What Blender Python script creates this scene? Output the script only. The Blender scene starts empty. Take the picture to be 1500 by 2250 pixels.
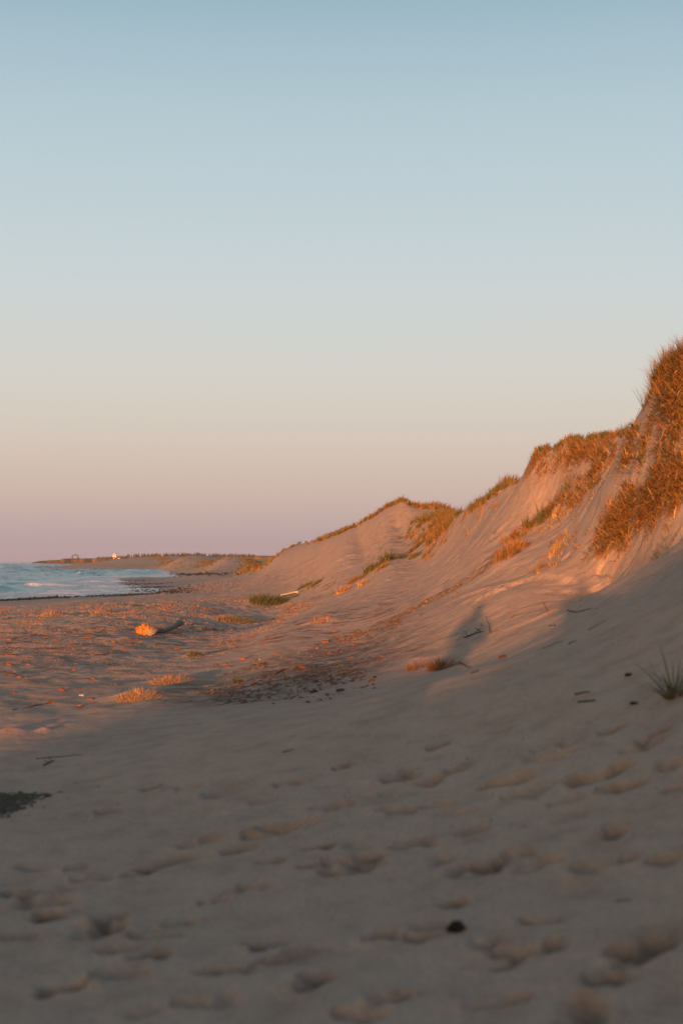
import bpy, bmesh, math, random
import numpy as np
from mathutils import Vector, noise as mnoise

random.seed(7)
RNG = np.random.default_rng(11)
scene = bpy.context.scene
COL = scene.collection
R = math.radians

# ------------------------------------------------------------------ camera
CZ = 1.6                       # eye height above the sand at the photographer's feet
FPX = 3125.0                   # 50 mm on a 24 x 36 upright frame, in pixels of the 1500 x 2250 photograph
PITCH = math.atan(109.0 / FPX)
SEA = -1.6
cd = bpy.data.cameras.new('camera')
cam = bpy.data.objects.new('camera', cd)
COL.objects.link(cam)
cam.location = (0, 0, CZ)
cam.rotation_euler = (math.pi / 2 + PITCH, 0, 0)
cd.sensor_fit = 'VERTICAL'
cd.sensor_height = 36.0
cd.sensor_width = 24.0
cd.lens = 50.0
cd.clip_start = 0.05
cd.clip_end = 60000
cd.dof.use_dof = True
cd.dof.focus_distance = 40.0
cd.dof.aperture_fstop = 2.0
scene.camera = cam

# ------------------------------------------------------------------ light
SUN_EL, SUN_AZ = R(2.5), R(9.0)     # light travels away from the camera and to the right
sun_dir = Vector((math.sin(SUN_AZ) * math.cos(SUN_EL), math.cos(SUN_AZ) * math.cos(SUN_EL), -math.sin(SUN_EL)))
sd = bpy.data.lights.new('sun', 'SUN')
sd.energy = 4.6
sd.angle = R(0.6)
sd.color = (1.0, 0.405, 0.14)
so = bpy.data.objects.new('sun', sd)
COL.objects.link(so)
so.rotation_euler = sun_dir.to_track_quat('-Z', 'Y').to_euler()

scene.view_settings.view_transform = 'Standard'
scene.view_settings.look = 'None'
scene.view_settings.exposure = 1.25
scene.view_settings.gamma = 1.0
scene.view_settings.use_curve_mapping = False


def srgb(r, g, b):
    f = lambda c: (c / 255 / 12.92) if c / 255 <= 0.04045 else ((c / 255 + 0.055) / 1.055) ** 2.4
    return (f(r), f(g), f(b), 1.0)


world = bpy.data.worlds.new('World')
scene.world = world
world.use_nodes = True
nt = world.node_tree
nt.nodes.clear()
out = nt.nodes.new('ShaderNodeOutputWorld')
tc = nt.nodes.new('ShaderNodeTexCoord')
sep = nt.nodes.new('ShaderNodeSeparateXYZ')
nt.links.new(tc.outputs['Generated'], sep.inputs[0])
ramp = nt.nodes.new('ShaderNodeValToRGB')
ramp.color_ramp.interpolation = 'B_SPLINE'
stops = [  # sine of elevation -> colour of the twilight arch opposite the sun
    (0.000, (164, 147, 158)), (0.012, (174, 156, 159)), (0.028, (190, 169, 165)), (0.048, (204, 180, 169)),
    (0.072, (210, 193, 180)), (0.100, (213, 203, 191)), (0.130, (212, 209, 200)), (0.165, (207, 211, 209)),
    (0.205, (200, 211, 213)), (0.250, (191, 207, 213)), (0.300, (181, 202, 210)), (0.345, (166, 191, 203)),
    (0.385, (149, 180, 194)), (0.500, (122, 158, 178)), (0.720, (98, 136, 160)), (1.000, (84, 120, 147))]
els = ramp.color_ramp.elements
els[0].position, els[0].color = stops[0][0], srgb(*stops[0][1])
els[1].position, els[1].color = stops[-1][0], srgb(*stops[-1][1])
for p, c in stops[1:-1]:
    e = els.new(p)
    e.color = srgb(*c)
nt.links.new(sep.outputs['Z'], ramp.inputs[0])
bg1 = nt.nodes.new('ShaderNodeBackground')
nt.links.new(ramp.outputs[0], bg1.inputs[0])
bg1.inputs[1].default_value = 0.42
sky = nt.nodes.new('ShaderNodeTexSky')
sky.sky_type = 'NISHITA'
sky.sun_disc = False
sky.sun_elevation = SUN_EL
sky.sun_rotation = math.atan2(-sun_dir.x, -sun_dir.y)
bg2 = nt.nodes.new('ShaderNodeBackground')
nt.links.new(sky.outputs[0], bg2.inputs[0])
bg2.inputs[1].default_value = 0.13
dot = nt.nodes.new('ShaderNodeVectorMath')
dot.operation = 'DOT_PRODUCT'
nt.links.new(tc.outputs['Generated'], dot.inputs[0])
dot.inputs[1].default_value = (math.sin(SUN_AZ), math.cos(SUN_AZ), 0)
mr = nt.nodes.new('ShaderNodeMapRange')
mr.interpolation_type = 'SMOOTHSTEP'
mr.inputs['From Min'].default_value = -0.35
mr.inputs['From Max'].default_value = 0.35
nt.links.new(dot.outputs['Value'], mr.inputs['Value'])
mx = nt.nodes.new('ShaderNodeMixShader')
nt.links.new(mr.outputs[0], mx.inputs[0])
nt.links.new(bg2.outputs[0], mx.inputs[1])
nt.links.new(bg1.outputs[0], mx.inputs[2])
nt.links.new(mx.outputs[0], out.inputs[0])


# ------------------------------------------------------------------ small helpers
def ray(px, py):
    """pixel of the 1500 x 2250 photograph -> (x per metre of depth, z per metre of depth)"""
    u = (px - 750.0) / FPX
    v = (1125.0 - py) / FPX
    dy = math.cos(PITCH) - v * math.sin(PITCH)
    dz = math.sin(PITCH) + v * math.cos(PITCH)
    return u / dy, dz / dy


def PX(px, py, Y):
    a, s = ray(px, py)
    return (a * Y, Y, CZ + s * Y)


def vnoise(x, y, seed=0):
    """smooth value noise in -1..1 on numpy arrays"""
    xi = np.floor(x).astype(np.int64)
    yi = np.floor(y).astype(np.int64)
    xf, yf = x - xi, y - yi
    xf = xf * xf * xf * (xf * (xf * 6 - 15) + 10)
    yf = yf * yf * yf * (yf * (yf * 6 - 15) + 10)

    def h(i, j):
        n = (i * 374761393 + j * 668265263 + seed * 974634777) & 0xFFFFFFFF
        n = ((n ^ (n >> 13)) * 1274126177) & 0xFFFFFFFF
        n = n ^ (n >> 16)
        return (n & 0xFFFF) / 32767.5 - 1.0
    a = h(xi, yi) * (1 - xf) + h(xi + 1, yi) * xf
    b = h(xi, yi + 1) * (1 - xf) + h(xi + 1, yi + 1) * xf
    return a * (1 - yf) + b * yf


def fbm(x, y, seed=0, o=4):
    s, amp = 0, 1.0
    for k in range(o):
        s = s + amp * vnoise(x * 2 ** k + 17.3 * k, y * 2 ** k - 9.1 * k, seed + k)
        amp *= 0.5
    return s


def sstep(a, b, x):
    t = np.clip((x - a) / (b - a), 0, 1)
    return t * t * (3 - 2 * t)


def np_mesh(name, V, F4=None, F3=None, smooth=True):
    me = bpy.data.meshes.new(name)
    V = np.asarray(V, np.float32)
    me.vertices.add(len(V))
    me.vertices.foreach_set('co', V.ravel())
    n4 = 0 if F4 is None else len(F4)
    n3 = 0 if F3 is None else len(F3)
    idx, starts = [], []
    if n4:
        idx.append(np.asarray(F4, np.int32).ravel())
        starts.append(np.arange(n4, dtype=np.int32) * 4)
    if n3:
        idx.append(np.asarray(F3, np.int32).ravel())
        starts.append(n4 * 4 + np.arange(n3, dtype=np.int32) * 3)
    idx = np.concatenate(idx)
    me.loops.add(len(idx))
    me.loops.foreach_set('vertex_index', idx)
    me.polygons.add(n4 + n3)
    me.polygons.foreach_set('loop_start', np.concatenate(starts))
    me.update(calc_edges=True)
    me.polygons.foreach_set('use_smooth', np.full(n4 + n3, smooth))
    me.validate()
    return me


def attr(me, name, vals):
    a = me.attributes.new(name, 'FLOAT', 'POINT')
    a.data.foreach_set('value', np.asarray(vals, np.float32))


def link(name, me, mat=None, parent=None, loc=(0, 0, 0)):
    o = bpy.data.objects.new(name, me)
    COL.objects.link(o)
    o.location = loc
    if mat and me is not None and not me.materials:
        me.materials.append(mat)
    if parent:
        o.parent = parent
    return o


def tag(o, label=None, cat=None, group=None, kind=None):
    if label:
        o['label'] = label
    if cat:
        o['category'] = cat
    if group:
        o['group'] = group
    if kind:
        o['kind'] = kind
    return o


# ------------------------------------------------------------------ materials
def new_mat(name):
    m = bpy.data.materials.new(name)
    m.use_nodes = True
    n = m.node_tree
    n.nodes.clear()
    o = n.nodes.new('ShaderNodeOutputMaterial')
    b = n.nodes.new('ShaderNodeBsdfPrincipled')
    n.links.new(b.outputs[0], o.inputs[0])
    b.inputs['Specular IOR Level'].default_value = 0.15
    b.inputs['Roughness'].default_value = 0.95
    return m, n, b


def nd(n, t, **kw):
    x = n.nodes.new(t)
    for k, v in kw.items():
        setattr(x, k, v)
    return x


def noise_node(n, vec, scale, detail=4, rough=0.6):
    x = nd(n, 'ShaderNodeTexNoise')
    x.inputs['Scale'].default_value = scale
    x.inputs['Detail'].default_value = detail
    x.inputs['Roughness'].default_value = rough
    if vec is not None:
        n.links.new(vec, x.inputs['Vector'])
    return x


def ramp_node(n, fac, pts):
    x = nd(n, 'ShaderNodeValToRGB')
    e = x.color_ramp.elements
    e[0].position, e[0].color = pts[0][0], (*pts[0][1], 1)
    e[1].position, e[1].color = pts[-1][0], (*pts[-1][1], 1)
    for p, c in pts[1:-1]:
        k = e.new(p)
        k.color = (*c, 1)
    n.links.new(fac, x.inputs[0])
    return x


def mix_node(n, fac, a, b, blend='MIX'):
    x = nd(n, 'ShaderNodeMix', data_type='RGBA', blend_type=blend)
    if isinstance(fac, float):
        x.inputs[0].default_value = fac
    else:
        n.links.new(fac, x.inputs[0])
    for i, v in ((6, a), (7, b)):
        if isinstance(v, tuple):
            x.inputs[i].default_value = (*v, 1) if len(v) == 3 else v
        else:
            n.links.new(v, x.inputs[i])
    return x.outputs[2]


def math_node(n, op, a, b=None):
    x = nd(n, 'ShaderNodeMath', operation=op)
    for i, v in ((0, a), (1, b)):
        if v is None:
            continue
        if isinstance(v, (int, float)):
            x.inputs[i].default_value = v
        else:
            n.links.new(v, x.inputs[i])
    return x.outputs[0]


def attr_node(n, name):
    x = nd(n, 'ShaderNodeAttribute', attribute_name=name)
    return x.outputs['Fac']


def sand_material():
    m, n, b = new_mat('sand')
    geo = nd(n, 'ShaderNodeNewGeometry')
    pos = geo.outputs['Position']
    big = noise_node(n, pos, 0.35, 4)
    med = noise_node(n, pos, 3.5, 5, 0.65)
    fine = noise_node(n, pos, 60, 3, 0.7)
    c1 = ramp_node(n, big.outputs['Fac'], [(0.3, (0.47, 0.332, 0.262)), (0.55, (0.51, 0.362, 0.287)), (0.75, (0.55, 0.394, 0.313))])
    c2 = ramp_node(n, med.outputs['Fac'], [(0.30, (0.80, 0.78, 0.77)), (0.5, (0.97, 0.97, 0.97)), (0.72, (1.06, 1.05, 1.03))])
    c = mix_node(n, 1.0, c1.outputs[0], c2.outputs[0], 'MULTIPLY')
    c3 = ramp_node(n, fine.outputs['Fac'], [(0.3, (0.80, 0.79, 0.78)), (0.5, (1, 1, 1)), (0.75, (1.10, 1.08, 1.06))])
    c = mix_node(n, 1.0, c, c3.outputs[0], 'MULTIPLY')
    # reddish litter and fine shell hash lying thin over the beach
    rn = noise_node(n, pos, 1.7, 6, 0.7)
    rf = ramp_node(n, rn.outputs['Fac'], [(0.50, (0, 0, 0)), (0.62, (1, 1, 1))])
    rfac = math_node(n, 'MULTIPLY', rf.outputs[0], attr_node(n, 'litter'))
    c = mix_node(n, rfac, c, (0.24, 0.115, 0.07))
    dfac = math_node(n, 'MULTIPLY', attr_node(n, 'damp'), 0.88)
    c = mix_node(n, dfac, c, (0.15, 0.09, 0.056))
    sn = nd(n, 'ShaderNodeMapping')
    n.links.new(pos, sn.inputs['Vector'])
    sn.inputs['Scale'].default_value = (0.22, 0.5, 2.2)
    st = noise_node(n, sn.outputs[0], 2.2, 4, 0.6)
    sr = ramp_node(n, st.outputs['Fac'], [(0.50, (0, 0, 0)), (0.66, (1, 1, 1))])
    sfac = math_node(n, 'MULTIPLY', sr.outputs[0], attr_node(n, 'streak_shade'))
    c = mix_node(n, sfac, c, (0.185, 0.135, 0.125))  # dark stripes, on the middle dune standing in for shadow
    bn = noise_node(n, pos, 3.2, 6, 0.75)
    br = ramp_node(n, bn.outputs['Fac'], [(0.42, (0, 0, 0)), (0.58, (1, 1, 1))])
    c = mix_node(n, math_node(n, 'MULTIPLY', br.outputs[0], attr_node(n, 'debris')), c, (0.115, 0.075, 0.058))
    wfac = attr_node(n, 'wet')
    c = mix_node(n, wfac, c, (0.27, 0.175, 0.135))
    n.links.new(c, b.inputs['Base Color'])
    wr = math_node(n, 'MULTIPLY', wfac, -0.35)
    rr = math_node(n, 'ADD', wr, 0.95)
    n.links.new(rr, b.inputs['Roughness'])
    ws = math_node(n, 'MULTIPLY', wfac, 0.35)
    n.links.new(math_node(n, 'ADD', ws, 0.05), b.inputs['Specular IOR Level'])
    b1 = nd(n, 'ShaderNodeBump')
    b1.inputs['Strength'].default_value = 1.0
    b1.inputs['Distance'].default_value = 0.05
    n.links.new(med.outputs['Fac'], b1.inputs['Height'])
    b2 = nd(n, 'ShaderNodeBump')
    b2.inputs['Strength'].default_value = 1.0
    b2.inputs['Distance'].default_value = 0.012
    n.links.new(fine.outputs['Fac'], b2.inputs['Height'])
    n.links.new(b1.outputs[0], b2.inputs['Normal'])
    n.links.new(b2.outputs[0], b.inputs['Normal'])
    return m


def grass_material():
    m, n, b = new_mat('marram_grass')
    t = attr_node(n, 'tone')
    r = ramp_node(n, t, [(0.0, (0.045, 0.065, 0.032)), (0.25, (0.095, 0.098, 0.038)), (0.45, (0.19, 0.13, 0.05)),
                         (0.70, (0.30, 0.115, 0.030)), (0.88, (0.37, 0.20, 0.073)), (1.0, (0.50, 0.36, 0.18))])
    n.links.new(r.outputs[0], b.inputs['Base Color'])
    b.inputs['Roughness'].default_value = 0.6
    tr = nd(n, 'ShaderNodeBsdfTranslucent')
    n.links.new(r.outputs[0], tr.inputs[0])
    ms = nd(n, 'ShaderNodeMixShader')
    ms.inputs[0].default_value = 0.22
    n.links.new(b.outputs[0], ms.inputs[1])
    n.links.new(tr.outputs[0], ms.inputs[2])
    o = [x for x in n.nodes if x.type == 'OUTPUT_MATERIAL'][0]
    n.links.new(ms.outputs[0], o.inputs[0])
    return m


def rough_material(name, cols, scale=6.0, bump=0.02, rough=0.9):
    m, n, b = new_mat(name)
    tcn = nd(n, 'ShaderNodeTexCoord')
    vec = tcn.outputs['Object']
    x = noise_node(n, vec, scale, 6, 0.65)
    k = len(cols)
    r = ramp_node(n, x.outputs['Fac'], [(0.3 + 0.4 * i / max(1, k - 1), c) for i, c in enumerate(cols)])
    oi = nd(n, 'ShaderNodeObjectInfo')
    v = nd(n, 'ShaderNodeMapRange')
    v.inputs['To Min'].default_value = 0.7
    v.inputs['To Max'].default_value = 1.25
    n.links.new(oi.outputs['Random'], v.inputs['Value'])
    h = nd(n, 'ShaderNodeHueSaturation')
    n.links.new(r.outputs[0], h.inputs['Color'])
    n.links.new(v.outputs[0], h.inputs['Value'])
    n.links.new(h.outputs[0], b.inputs['Base Color'])
    b.inputs['Roughness'].default_value = rough
    bp = nd(n, 'ShaderNodeBump')
    bp.inputs['Strength'].default_value = 0.6
    bp.inputs['Distance'].default_value = bump
    n.links.new(x.outputs['Fac'], bp.inputs['Height'])
    n.links.new(bp.outputs[0], b.inputs['Normal'])
    return m


M_SAND = sand_material()
M_GRASS = grass_material()
M_RED = rough_material('red_sandstone', [(0.10, 0.042, 0.025), (0.21, 0.085, 0.045), (0.30, 0.13, 0.07)], 9)
M_DARK = rough_material('dark_stone', [(0.04, 0.030, 0.026), (0.085, 0.06, 0.05)], 9)
M_PALE = rough_material('pale_shell', [(0.55, 0.48, 0.42), (0.72, 0.66, 0.6)], 12)
M_WOOD = rough_material('driftwood', [(0.16, 0.125, 0.10), (0.27, 0.215, 0.18), (0.34, 0.28, 0.24)], 14)
M_ROOT = rough_material('root_wood', [(0.09, 0.04, 0.014), (0.25, 0.115, 0.035), (0.36, 0.18, 0.06)], 14)
M_TWIG = rough_material('dark_twig', [(0.06, 0.042, 0.033), (0.13, 0.085, 0.062)], 20)
M_REDTWIG = rough_material('red_twig', [(0.14, 0.055, 0.03), (0.26, 0.105, 0.05)], 20)
M_WEED = rough_material('seaweed', [(0.018, 0.016, 0.013), (0.05, 0.035, 0.024)], 20, 0.01, 0.55)

# ------------------------------------------------------------------ the lie of the land
W = []                                      # control points x, y, z
for p in [  # foreground bank, rising to the right
    (540, 1583, 12.5), (640, 1570, 12.4), (800, 1540, 12.0), (1000, 1493, 11.7), (1150, 1448, 11.6), (1300, 1392, 11.8),
    (1400, 1335, 12.0), (1500, 1275, 12.5),
    # hollow and lit slope behind the bank
    (640, 1535, 16.0), (800, 1520, 15.0), (1000, 1477, 15.0), (1100, 1435, 15.3), (1200, 1385, 15.5), (1300, 1325, 15.6), (1400, 1255, 15.6),
    (1500, 1195, 15.6), (900, 1440, 19), (1000, 1380, 21), (1100, 1300, 22), (1200, 1250, 23), (1300, 1225, 21.5),
    (1400, 1150, 20), (1500, 1085, 18),
    # debris line and fan
    (750, 1400, 30), (850, 1355, 32), (650, 1440, 25), (950, 1310, 33), (1000, 1290, 32), (1090, 1230, 31), (1180, 1275, 25),
    # upper slope
    (1100, 1150, 38), (1200, 1100, 36), (1300, 1050, 32), (1400, 1000, 28), (1450, 955, 25), (1500, 900, 21),
    # crest
    (1500, 806, 19.3), (1482, 828, 21), (1468, 852, 23), (1459, 882, 24.5), (1452, 910, 25.6), (1400, 947, 29), (1350, 964, 32), (1250, 980, 36), (1185, 990, 38.6),
    (1161, 1015, 39.3), (1146, 1050, 40.2), (1120, 1068, 50), (1085, 1092, 55), (1020, 1128, 62), (1000, 1138, 66),
    # middle dune
    (880, 1104, 105), (960, 1118, 95), (940, 1135, 90), (800, 1150, 115), (850, 1119, 109), (832, 1131, 111), (770, 1167, 118), (745, 1178, 121), (720, 1190, 125), (690, 1203, 132), (640, 1218, 150), (660, 1213, 140), (610, 1222, 170),
    (880, 1160, 95), (800, 1200, 100), (700, 1235, 110), (620, 1260, 120), (575, 1262, 150), (560, 1277, 130),
    (640, 1290, 100), (740, 1305, 70), (850, 1250, 68), (950, 1190, 72), (1000, 1170, 62), (900, 1300, 48), (1000, 1230, 48),
    (1050, 1160, 50), (1080, 1115, 49), (800, 1330, 45), (700, 1350, 42),
    # beach
    (600, 1380, 38), (500, 1420, 33), (640, 1480, 20), (500, 1500, 20.3), (400, 1535, 17.0), (300, 1600, 13.8),
    (0, 1640, 12.7), (0, 1550, 17), (0, 1450, 27), (0, 1385, 43), (318, 1385, 43), (0, 1340, 80), (200, 1320, 95), (345, 1303, 143),
    (450, 1320, 85), (500, 1300, 115), (450, 1270, 240), (560, 1262, 265), (420, 1285, 160),
    # waterline
    (0, 1318, 119), (-200, 1322, 112), (120, 1312.5, 127), (240, 1308, 135), (352, 1301.5, 148), (290, 1278, 222), (270, 1270, 278), (340, 1267, 308), (432, 1262.5, 351),
    (360, 1254, 500), (270, 1245, 900), (210, 1240.5, 1500),
    # far dunes
    (645, 1221, 290), (500, 1223, 420), (400, 1225, 560), (300, 1225, 760), (450, 1256, 372), (350, 1249, 560), (285, 1241, 900),
    (230, 1236, 1900)]:
    W.append(PX(*p))
CREST = [(1500, 806, 19.3), (1482, 828, 21), (1468, 852, 23), (1459, 882, 24.5), (1452, 910, 25.6), (1400, 947, 29), (1350, 964, 32), (1250, 980, 36), (1185, 990, 38.6), (1161, 1015, 39.3), (1146, 1050, 40.2),
         (1120, 1068, 50), (1085, 1092, 55), (1020, 1128, 62), (1000, 1138, 66)]
for p in CREST:                              # the far side falls away behind the crest line
    x, y, z = PX(*p)
    W.append((x + .9, y + .6, z - .22))
    W.append((x + 2.4, y + 1.5, z - .75))
W += [  # foreground sheet
    (-1.6, 5, -.03), (0, 5, .05), (1.1, 5, .22), (2.4, 5, .55), (5, 5, 1.7), (-3, 9, -.05), (-1, 9, .06), (.5, 9, .3),
    (1.7, 9, .68), (2.6, 9, 1.05), (5, 9, 2.3), (-6, 9, -.1), (-8, 16, -.2), (0, 0, 0), (-.75, -5.3, .66), (-4, 0, -.05), (4, 0, 1.0), (8, 0, 3.6),  # includes an unseen rise behind the camera, added to lift one person's shadow
    (10, 5, 4.4), (9, 14, 4.4), (6.3, 16, 3.9), (10, 24, 4.0), (9, 32, 3.9), (9.5, 40, 3.8), (11, 52, 3.4), (14, 70, 3.2), (12, 90, 3.6),
    (14, 110, 4.2), (10, 130, 2.6), (5, 150, 1.7), (3, 170, 1.3), (12, 200, 1.4), (0, 330, .9), (40, 300, 1.2), (-12, 480, .8), (-10, 600, .8), (-32, 520, 1.2), (-50, 700, 1.6), (-25, 380, 1.0), (60, 120, 2.5),
    (40, 40, 2.8), (40, 10, 2.8), (-60, 1200, 3), (0, 2500, 4), (-200, 3000, 5), (200, 3000, 5), (400, 1000, 4), (1500, 4000, 6), (100, 500, 1.5),
    # under the water
    (-45, 119, -2.3), (-75, 119, -3.2), (-60, 200, -2.6), (-45, 165, -2.3), (-90, 300, -3.2), (-120, 500, -3.2), (-250, 900, -4), (-600, 2000, -6), (-1500, 4000, -9), (-40, 60, -1.9),
    (-28, 40, -1.6), (-60, 40, -2.6), (-14, 30, -.75), (-22, 0, -1.5), (-40, 0, -2.2), (-120, 60, -4), (-300, 200, -6), (-2800, 4000, -9), (-300, 0, -6),
    (-60, 260, -2.3), (-75, 420, -2.4)]
# unseen dune behind the photographer, its crest shaped to shade the foreground
TE = math.tan(SUN_EL)
RD = -24.0
EDGE = [(0, 1640, 12.6), (200, 1582, 14.6), (380, 1540, 17.0), (520, 1506, 19.4), (650, 1468, 21.6), (760, 1453, 20.6), (850, 1476, 17.4), (950, 1476, 15.4), (1080, 1450, 14.9), (1200, 1398, 15.1),
        (1350, 1297, 15.5), (1500, 1190, 15.6)]          # where the shade ends on the sand


def on_ridge(s, t):
    return (s * math.cos(SUN_AZ) + t * math.sin(SUN_AZ), -s * math.sin(SUN_AZ) + t * math.cos(SUN_AZ))


ridge = [(-70, 0.1), (-36, 0.5), (-22, 1.0), (-13, 1.35), (-9.5, 1.55)]
for e_ in EDGE:
    x, y, z = PX(*e_)
    ridge.append((x * math.cos(SUN_AZ) - y * math.sin(SUN_AZ), z + (x * math.sin(SUN_AZ) + y * math.cos(SUN_AZ) - RD) * TE))
W0 = list(W)


def warp(x, y):
    return np.arcsinh(np.asarray(x) / 4.0), np.arcsinh(np.asarray(y) / 8.0)


def tps(r2):
    return 0.5 * r2 * np.log(np.maximum(r2, 1e-12))


def fit():
    u, v = warp(W[:, 0], W[:, 1])
    n = len(u)
    K = tps((u[:, None] - u[None]) ** 2 + (v[:, None] - v[None]) ** 2)
    K[np.diag_indices(n)] += 2e-4
    Pm = np.stack([np.ones(n), u, v], 1)
    A = np.zeros((n + 3, n + 3))
    A[:n, :n] = K
    A[:n, n:] = Pm
    A[n:, :n] = Pm.T
    s = np.linalg.solve(A, np.concatenate([W[:, 2], np.zeros(3)]))
    return u, v, s




def base_z(x, y):
    sh = np.shape(x)
    u, v = warp(np.ravel(x), np.ravel(y))
    o = np.empty(len(u))
    for i in range(0, len(u), 20000):
        a, b = u[i:i + 20000], v[i:i + 20000]
        o[i:i + 20000] = tps((a[:, None] - CU) ** 2 + (b[:, None] - CV) ** 2) @ CS[:-3] + CS[-3] + CS[-2] * a + CS[-1] * b
    return o.reshape(sh)


rnd_ = random.Random(3)
pick_ = [rnd_.random() < .5 for _ in range(40)]
NF = len(ridge) - len(EDGE)                 # the fixed low end of the ridge out over the beach
for step in range(7):
    full = sorted(ridge)
    s1 = full[-1][0]
    full += [(s1 + 1.2, full[-1][1] + .7), (s1 + 4, 4.4), (s1 + 12, 4.6), (30, 3.6)]
    W = list(W0)
    for i_, (s_, h_) in enumerate(full):
        x, y = on_ridge(s_, RD)
        W.append((x, y, h_))
        if pick_[i_]:
            for t_, k_ in ((-60, 0.3), (-10, 0.35)):
                x, y = on_ridge(s_, t_)
                W.append((x, y, h_ * k_))
    W = np.array(W, float)
    CU, CV, CS = fit()
    if step == 6:
        break
    dd = np.arange(19, 60, .5)
    for i_, e_ in enumerate(EDGE):
        x, y, z = PX(*e_)
        over = (base_z(x - dd * math.sin(SUN_AZ), y - dd * math.cos(SUN_AZ)) - (z + dd * TE)).max()
        s_, h_ = ridge[NF + i_]
        ridge[NF + i_] = (s_, h_ - over * .8)


def zones(x, y, z):
    """how much of a dune slope / open beach a place is"""
    dune = sstep(0.35, 1.2, z - 0.0) * sstep(11, 15, y)
    beach = sstep(12, 17, y) * (1 - dune) * sstep(SEA + 0.05, SEA + 0.5, z)
    return dune, beach


# footprints: photo pixel, length in pixels, turn, depth
FOOT = [(328, 1732, 70), (418, 1731, 70), (505, 1735, 80), (627, 1722, 70), (725, 1727, 70), (735, 1777, 90), (630, 1817, 120), (435, 1850, 90),
        (520, 1870, 55), (600, 1890, 90), (350, 1897, 130), (300, 1915, 70), (172, 1902, 60), (200, 1920, 70), (80, 1900, 60), (705, 1862, 70),
        (742, 1895, 60), (565, 1950, 90), (470, 1974, 70), (100, 1975, 110), (115, 2002, 90), (120, 1945, 60), (400, 2027, 50), (205, 2047, 120),
        (240, 2025, 90), (345, 2055, 110), (270, 2085, 70), (325, 2107, 100), (585, 2075, 80), (625, 2110, 110), (688, 2087, 80), (500, 2140, 70),
        (688, 2165, 120), (265, 2150, 90), (50, 2052, 100), (320, 2225, 100), (135, 2177, 60), (1400, 1645, 110), (1215, 1662, 100), (1320, 1702, 120),
        (1165, 1740, 130), (1115, 1714, 90), (1365, 1731, 90), (1498, 1727, 70), (950, 1717, 70), (875, 1712, 100), (1030, 1782, 120), (965, 1770, 60),
        (875, 1785, 80), (765, 1774, 60), (915, 1855, 110), (980, 1888, 60), (1140, 1877, 80), (1060, 1905, 130), (1185, 1896, 70), (1290, 1905, 100),
        (1360, 1890, 90), (1445, 1882, 80), (800, 1892, 110), (780, 1915, 120), (1040, 1827, 50), (1260, 1792, 60), (780, 1862, 70), (845, 2055, 70),
        (900, 2065, 110), (950, 2042, 90), (1090, 2070, 110), (1165, 2082, 120), (1425, 2065, 130), (850, 2200, 120), (1100, 2197, 100), (1280, 2232, 190),
        (1405, 2100, 70), (1130, 2110, 100), (780, 2235, 90), (240, 2010, 60), (560, 1840, 50), (690, 1905, 60), (1340, 1600, 60), (1440, 1612, 50), (1260, 1625, 60), (1190, 1640, 50), (1010, 1690, 60), (1480, 1680, 60), (1250, 1760, 70), (760, 1680, 40), (580, 1760, 60), (1340, 1830, 70), (240, 1780, 60), (40, 1960, 90), (1000, 1985, 80), (1180, 2020, 70), (460, 2210, 90), (1340, 2150, 90),
        (1100, 1600, 40), (960, 1640, 40)]

# grid the camera side is meshed on: rows in depth, columns in x per metre of depth
rows = np.concatenate([np.geomspace(2.2, 25, 520)[:-1], np.geomspace(25, 150, 430)[:-1], np.geomspace(150, 4200, 290)])
acol = np.concatenate([np.linspace(-0.9, -0.27, 50)[:-1], np.linspace(-0.27, 0.27, 480), np.linspace(0.27, 0.9, 50)[1:]])
NR, NC = len(rows), len(acol)
GY = np.repeat(rows[:, None], NC, 1)
GX = GY * acol[None]
GZ = base_z(GX, GY)
LROWS = np.log(rows)


def hit_grid(px, py, Z):
    a, s = ray(px, py)
    j = np.interp(a, acol, np.arange(NC))
    j0 = min(int(j), NC - 2)
    f = j - j0
    zc = Z[:, j0] * (1 - f) + Z[:, j0 + 1] * f
    g = (zc - CZ) / rows - s
    k = np.nonzero(g >= 0)[0]
    if len(k) == 0:
        return None
    k = k[0]
    if k == 0:
        Y = rows[0]
    else:
        t = g[k - 1] / (g[k - 1] - g[k])
        Y = rows[k - 1] + (rows[k] - rows[k - 1]) * t
    return (a * Y, Y)


def detail(x, y, z):
    """relief laid over the smooth land: hummocky beach, drag lines on the slopes, wind ripple in front"""
    dune, beach = zones(x, y, z)
    fade = np.clip(60.0 / np.maximum(np.abs(y), 1), 0, 1)
    d = beach * (0.016 * fbm(x * 0.9, y * 0.45, 3, 4) + 0.016 * fbm(x * 2.6, y * 1.6, 5, 3)) * np.clip(y / 30, 0.6, 1.7)
    d += dune * (0.035 * fbm(x * 0.35, y * 0.5, 8, 3) + 0.018 * fbm(x * 1.7 + y * 0.3, y * 1.9, 12, 5) * fade) * sstep(10, 40, y + 14)
    st = fbm(x * 1.1 + .3 * y, y * .55, 14, 3)
    d += dune * 0.075 * sstep(.05, .14, st) * (0.4 + .6 * sstep(-.3, .5, fbm(x * .4, y * .2, 15, 2))) * fade
    front = (1 - sstep(12, 18, y))
    d += front * (0.020 * fbm(x * 0.8, y * 0.6, 21, 2) + 0.005 * fbm(x * 4.2, y * 3.4, 25, 3) + 0.0035 * fbm(x * 11, y * 9, 27, 2))
    far = sstep(200, 330, y) * sstep(SEA + .6, SEA + 2.5, z)
    d += far * (0.12 * fbm(x * .06, y * .02, 31, 4) + .07 * fbm(x * .3, y * .06, 33, 3))
    return d


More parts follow.
